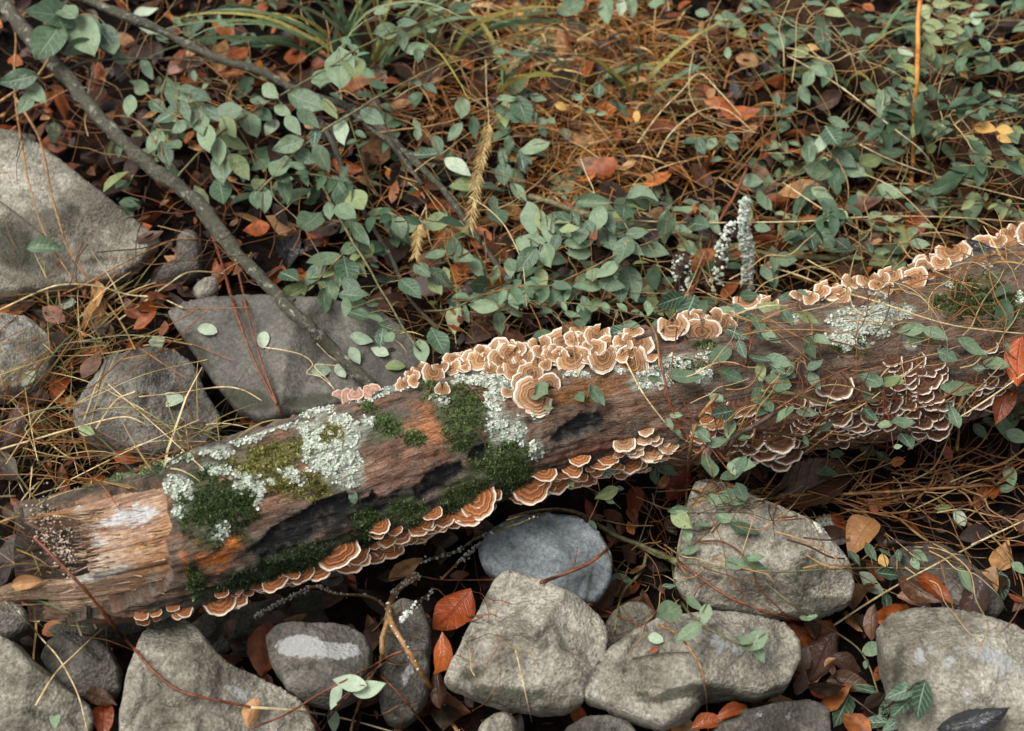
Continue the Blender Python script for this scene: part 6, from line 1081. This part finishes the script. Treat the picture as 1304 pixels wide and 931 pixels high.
# ------------------------------------------------------------------ leaf litter, grass, ground cover (masses)
PAL = [(132, 68, 30), (152, 88, 42), (104, 56, 28), (84, 50, 30), (98, 68, 50), (56, 38, 28), (166, 124, 80), (36, 26, 20), (112, 80, 54), (58, 44, 34), (128, 66, 28), (60, 42, 32), (44, 32, 26), (84, 58, 44), (52, 36, 26)]
lit = Soup()
def litter_leaf(p, L, col, tilt):
    n = Vector((0, 0, 1)) + Vector(RNG.normal(0, tilt, 3)); n.normalize(); a = random.uniform(0, 6.28); x = Vector((math.cos(a), math.sin(a), 0)); x = (x - n * x.dot(n)).normalized(); y = n.cross(x); w = random.uniform(.2, .34); cu = random.uniform(-.5, .5); c2 = random.uniform(-.6, 1.0); V = []; F = []
    us = (0, .14, .35, .6, .82, 1); ws = (.06, .6, 1, .92, .5, .03)
    for u, q in zip(us, ws):
        for t in (-1, -.5, 0, .5, 1): V.append(p + x * (L * (u - .5)) + y * (L * w * q * t) + n * (L * (cu * (u - .5) ** 2 + c2 * w * t * t * q * .5 + random.uniform(-.03, .03))))
    for i in range(5):
        for j in range(4): k = i * 5 + j; F.append((k, k + 5, k + 6, k + 1))
    cc = np.array(lin(*col)) * random.uniform(.7, 1.15); C = np.tile(cc, (30, 1)); C[2::5] *= .7; lit.add(V, F, np.clip(C, 0, 1))
LX, LY = RNG.uniform(-1.9, 1.9, 19000), RNG.uniform(-.75, 2.6, 19000); LZ = ground_z(LX, LY)
for x, y, z in zip(LX.tolist(), LY.tolist(), LZ.tolist()):
    if y < 0.0 and random.random() < .1: continue
    L = random.choice((.012, .016, .022, .028, .036, .044, .056)) * random.uniform(.8, 1.2)
    litter_leaf(Vector((x, y, z + random.uniform(.002, .035))), L, random.choice(PAL), .5)
link('leaf_litter', lit.mesh('leaf_litter', M['litter']), kind='stuff', label='brown and russet leaf litter covering the ground', category='litter')

def blade(sp, b, d0, L, bend, w, col, seg=6):
    d = Vector(d0).normalized(); p = Vector(b); V = []; F = []; side = d.cross(Vector((random.gauss(0, 1), random.gauss(0, 1), .2))).normalized(); c = np.array(col); C = []
    for i in range(seg + 1):
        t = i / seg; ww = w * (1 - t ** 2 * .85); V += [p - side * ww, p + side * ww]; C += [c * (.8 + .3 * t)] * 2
        p = p + d * (L / seg); d = (d + Vector((0, 0, -bend / seg)) + Vector(RNG.normal(0, .05, 3))).normalized()
    for i in range(seg): F.append((2 * i, 2 * i + 1, 2 * i + 3, 2 * i + 2))
    sp.add(V, F, np.clip(np.array(C), 0, 1))
def tuft(sp, px, py, spreadpx, n, L, bend, w, cols, upness=.8, off=0.0, dirbias=(0, 0)):
    for _ in range(n):
        x, y = px + random.gauss(0, spreadpx), py + random.gauss(0, spreadpx * .7); b, _n = hit(x, y, off)
        a = random.uniform(0, 6.28); d = Vector((math.cos(a) + dirbias[0], math.sin(a) + dirbias[1], upness * random.uniform(.3, 1.6)))
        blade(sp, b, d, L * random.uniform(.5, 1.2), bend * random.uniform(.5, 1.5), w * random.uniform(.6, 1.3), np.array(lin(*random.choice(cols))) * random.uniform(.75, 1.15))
ORG = [(190, 136, 70), (204, 154, 92), (160, 102, 48), (214, 180, 126), (178, 112, 50), (134, 86, 44)]
STR = [(190, 166, 112), (206, 186, 140), (164, 134, 80), (150, 104, 58), (124, 84, 50), (138, 132, 84)]
GRN = [(88, 108, 72), (104, 122, 84), (74, 96, 68), (150, 142, 74), (118, 130, 96)]
dg = Soup()
for (x, y, sp_, n) in [(690, 20, 50, 120), (730, 60, 50, 120), (640, 40, 40, 60)]: tuft(dg, x, y, sp_, n, .10, 1.1, .0022, [(212, 178, 122), (200, 160, 104), (222, 194, 146), (180, 132, 76)], .7)
for (x, y, sp_, n) in [(700, 30, 45, 260), (760, 50, 40, 200), (650, 70, 30, 90), (740, 190, 38, 330), (720, 240, 34, 200), (800, 90, 40, 180), (850, 110, 40, 160), (840, 60, 40, 120), (690, 130, 40, 120), (780, 160, 30, 110), (870, 190, 40, 90), (560, 130, 40, 60), (620, 150, 40, 80), (950, 60, 40, 60), (930, 170, 40, 60), (600, 300, 40, 120), (560, 330, 40, 90), (640, 350, 40, 70), (800, 250, 40, 90)]:
    tuft(dg, x, y, sp_, n, .085, 1.3, .0011, ORG, .7)
for (x, y, n) in [(1050, 280, 90), (1150, 270, 120), (1220, 250, 100), (1270, 300, 90), (1000, 330, 60), (1100, 330, 70), (930, 350, 40), (880, 300, 40), (450, 240, 40), (300, 130, 30), (1040, 200, 40), (1280, 110, 30)]: tuft(dg, x, y, 40, n, .09, .9, .0009, ORG + STR, .6)
link('dry_grass', dg.mesh('dry_grass', M['grass'], False), kind='stuff', label='tangled orange and tan dry grass behind the log', category='grass')
lg = Soup()
for (x, y, n) in [(70, 400, 40), (100, 430, 50), (130, 440, 40), (60, 520, 45), (95, 560, 60), (130, 590, 60), (170, 590, 36), (30, 600, 45), (260, 545, 34), (285, 545, 26), (200, 590, 26), (150, 400, 26), (60, 380, 26), (30, 650, 30), (30, 700, 26), (50, 780, 20), (40, 760, 24), (120, 810, 8), (160, 815, 8), (75, 470, 45), (40, 560, 40), (160, 380, 20), (230, 560, 18), (90, 500, 30)]:
    tuft(lg, x, y, 18, int(n * .6), .10, .5, .0010, STR + STR + GRN[:2] + [(206, 186, 140)], .75, 0, (random.uniform(-.2, .4), -.2))
for _ in range(75):
    x0, y0 = random.uniform(-30, 260), random.uniform(370, 620); a = random.gauss(-.35, .6); Lp = random.uniform(60, 190); pts = [(x0 + t * Lp * math.cos(a) - Lp / 2, y0 + t * Lp * math.sin(a) - 18 * math.sin(math.pi * t) * random.uniform(-.3, 1)) for t in (0, .5, 1)]
    if any(inside(np.array([p]), np.array([(0, 170), (100, 200), (205, 300), (150, 350), (0, 360)], float))[0] for p in pts): continue
    if y0 > 500 and x0 > 200: continue
    pp, dd, q = path3d(pts, [random.uniform(.005, .05)], 5); V, F = tube(q, random.uniform(.0005, .001), 4); lg.add(V, F, np.array(lin(*random.choice(STR + [(134, 80, 44)]))))
link('straw_grass', lg.mesh('straw_grass', M['grass'], False), kind='stuff', label='tangled yellow straw grass between the slab and the broken log end', category='grass')
cg = Soup()
for (x, y, n) in [(560, 410, 40), (620, 420, 30), (700, 410, 40), (780, 400, 40), (840, 395, 20), (660, 400, 40), (720, 370, 30), (940, 380, 16), (560, 420, 20), (880, 560, 10), (860, 700, 10)]: tuft(cg, x, y, 26, n, .07, .7, .0008, STR + [(120, 76, 44)], .8)
link('crest_grass', cg.mesh('crest_grass', M['grass'], False), kind='stuff', label='thin straw and grass stalks rising behind the fungus crest', category='grass')

# sedge clumps with arching green blades, each blade a part
def sedge(label, px, py, n, L, cols, lean=(0, 0)):
    b0, _ = hit(px, py); root = empty('sedge_clump', b0, label=label, category='grass', group='green sedge clumps')
    for i in range(n):
        sp = Soup(); b = b0 + Vector((random.gauss(0, .012), random.gauss(0, .012), -.004)); a = random.uniform(0, 6.28); d = Vector((math.cos(a) * .8 + lean[0], math.sin(a) * .5 + lean[1], random.uniform(.7, 1.4)))
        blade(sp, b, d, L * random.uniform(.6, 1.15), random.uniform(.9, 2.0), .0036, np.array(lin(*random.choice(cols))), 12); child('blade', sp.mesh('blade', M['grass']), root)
sedge('arching green sedge clump beside the slanting branch', 430, 75, 18, .34, GRN, (-.3, 0))
sedge('arching sedge clump with yellowed tips near the top', 480, 75, 16, .34, GRN + [(188, 130, 66)], (.3, 0))
sedge('green sedge clump above the bristly seed head', 560, 70, 14, .32, GRN, (.2, 0))
sedge('short sedge clump in the straw below the clump top', 755, 110, 10, .16, GRN, (0, .1))
sedge('low sedge clump beside the tan round leaves', 805, 135, 10, .2, GRN, (.5, 0))
sedge('sedge clump at the end of the long arching stem', 640, 110, 9, .2, GRN, (.2, .1))
sedge('thin sedge clump next to the orange reed foot', 1080, 110, 7, .2, GRN, (-.2, .1))
sedge('fading sedge clump at the top edge by the grey branches', 330, 20, 9, .2, GRN + [(176, 120, 60)], (.1, 0))

# twig tangle over the stones below the bracket colony
tg = Soup(); TC = [(130, 88, 52), (152, 108, 64), (100, 66, 42), (172, 134, 86), (120, 70, 40), (76, 52, 38), (190, 164, 118)]
def strand(x0, y0, a, Lp, off, r, cols=TC, sag=.3):
    if inside(np.array([(x0 + math.cos(a) * Lp / 2, y0 + math.sin(a) * Lp / 2)]), np.array([(-40, 160), (30, 160), (110, 205), (210, 300), (150, 355), (-40, 370)], float))[0]: return
    if inside(np.array([(x0 + math.cos(a) * Lp / 2, y0 + math.sin(a) * Lp / 2)]), np.array([(862, 640), (1010, 652), (1085, 720), (1085, 780), (860, 770)], float))[0] and random.random() < .8: return
    if x0 + math.cos(a) * Lp / 2 < 870 and log_hit(x0 + math.cos(a) * Lp / 2, y0 + math.sin(a) * Lp / 2)[0] is not None and random.random() < .8: return
    n = 6; pts = []; aa = a
    for i in range(n + 1): pts.append((x0, y0)); x0 += math.cos(aa) * Lp / n; y0 += math.sin(aa) * Lp / n; aa += random.gauss(0, sag)
    pp, dd, q = path3d(pts, [off * random.uniform(.6, 1.3), off, off * random.uniform(.5, 1.2)], 4); V, F = tube(q, np.linspace(r, r * .5, len(q)), 5); tg.add(V, F, np.array(lin(*random.choice(cols))) * random.uniform(.7, 1.15))
for _ in range(190):
    x, y = random.uniform(880, 1330), random.gauss(640, 40)
    if y > 735 or y < 560: continue
    strand(x - 60, y, random.gauss(0.0, .45), random.uniform(50, 240), random.uniform(.005, .045), random.uniform(.0005, .0013))
for _ in range(60): strand(random.uniform(780, 900), random.uniform(610, 780), random.uniform(0, 6.28), random.uniform(30, 100), random.uniform(.005, .03), random.uniform(.0005, .001))
for _ in range(85): strand(random.uniform(860, 1300), random.uniform(400, 610), random.gauss(-.2, .5), random.uniform(60, 160), random.uniform(.01, .04), random.uniform(.0005, .0011))
for _ in range(420): strand(random.uniform(500, 1300), random.uniform(0, 400), random.gauss(0, .9), random.uniform(50, 190), random.uniform(.01, .13), random.uniform(.0005, .001), TC + STR)
for _ in range(240): strand(random.uniform(0, 640), random.uniform(10, 330), random.uniform(0, 6.28), random.uniform(50, 180), random.uniform(.01, .12), random.uniform(.0005, .001))
for _ in range(30): strand(random.uniform(470, 640), random.uniform(740, 930), random.uniform(0, 6.28), random.uniform(30, 80), random.uniform(.004, .02), random.uniform(.0004, .0009))
ARCH = []
for _ in range(26):
    x0, y0 = random.choice((random.uniform(330, 640), random.uniform(960, 1290))), random.uniform(60, 390); a = random.choice((random.gauss(-.7, .35), random.gauss(-2.3, .4), random.gauss(-.2, .3))); Lp = random.uniform(110, 280)
    if log_hit(x0, y0)[0] is not None: continue
    pts = [(x0 + math.cos(a) * Lp * t, y0 + math.sin(a) * Lp * t + 40 * t * t) for t in (0, .33, .66, 1)]; ho = random.uniform(.08, .2)
    pp, dd, q = path3d(pts, [.003, ho * .7, ho, ho * .9], 7); V, F = tube(q, np.linspace(.0012, .0006, len(q)), 5); tg.add(V, F, np.array(lin(*random.choice(((110, 104, 66), (140, 96, 54), (96, 62, 42), (120, 112, 76)))))); ARCH.append(q)
link('twig_tangle', tg.mesh('twig_tangle', M['grass']), kind='stuff', label='tangle of thin brown twigs and dead stems', category='twigs')

# small blurred ground cover between the picked-out sprigs
gc = Soup()
def small_leaf(p, L, col):
    n = Vector((0, 0, .9)) + (CAM - p).normalized() * .3 + Vector(RNG.normal(0, .35, 3)); n.normalize(); a = random.uniform(0, 6.28); x = Vector((math.cos(a), math.sin(a), 0)); x = (x - n * x.dot(n)).normalized(); y = n.cross(x); V = []
    for u, w in ((0, .04), (.25, .8), (.5, 1), (.78, .7), (1, .05)):
        for t in (-1, 0, 1): V.append(p + x * (L * u) + y * (L * .24 * w * t) + n * (L * (.1 * abs(t) * w - .15 * u * u)))
    gc.add(V, [(i * 3 + j, i * 3 + j + 3, i * 3 + j + 4, i * 3 + j + 1) for i in range(4) for j in range(2)], np.array(lin(*col)) * random.uniform(.6, 1.15))
GCOL = [(86, 110, 84), (104, 126, 96), (66, 90, 66), (124, 134, 88), (140, 150, 112), (92, 116, 88), (58, 80, 56)]
for _ in range(115):
    x, y = random.choice(((random.uniform(480, 1340), random.uniform(-30, 380)), (random.uniform(560, 900), random.uniform(240, 400)), (random.uniform(980, 1330), random.uniform(0, 320)), (random.uniform(150, 560), random.uniform(-20, 330))))
    for k in range(random.randint(3, 7)): 
        p, _n = hit(x + random.gauss(0, 14), y + random.gauss(0, 10), random.uniform(.004, .05)); small_leaf(p, random.uniform(.012, .05), random.choice(GCOL))
for q in ARCH:
    big_ = random.uniform(.016, .034); cc_ = random.choice(GCOL)
    for k in range(3, len(q), random.choice((2, 3))):
        for s_ in (-1, 1):
            if random.random() < .8: small_leaf(Vector(q[k]) + Vector((s_ * .002, 0, .001)), big_ * random.uniform(.7, 1.2), cc_)
link('ground_cover', gc.mesh('ground_cover', M['grass']), kind='stuff', label='small green leaves scattered through the undergrowth', category='ground cover')
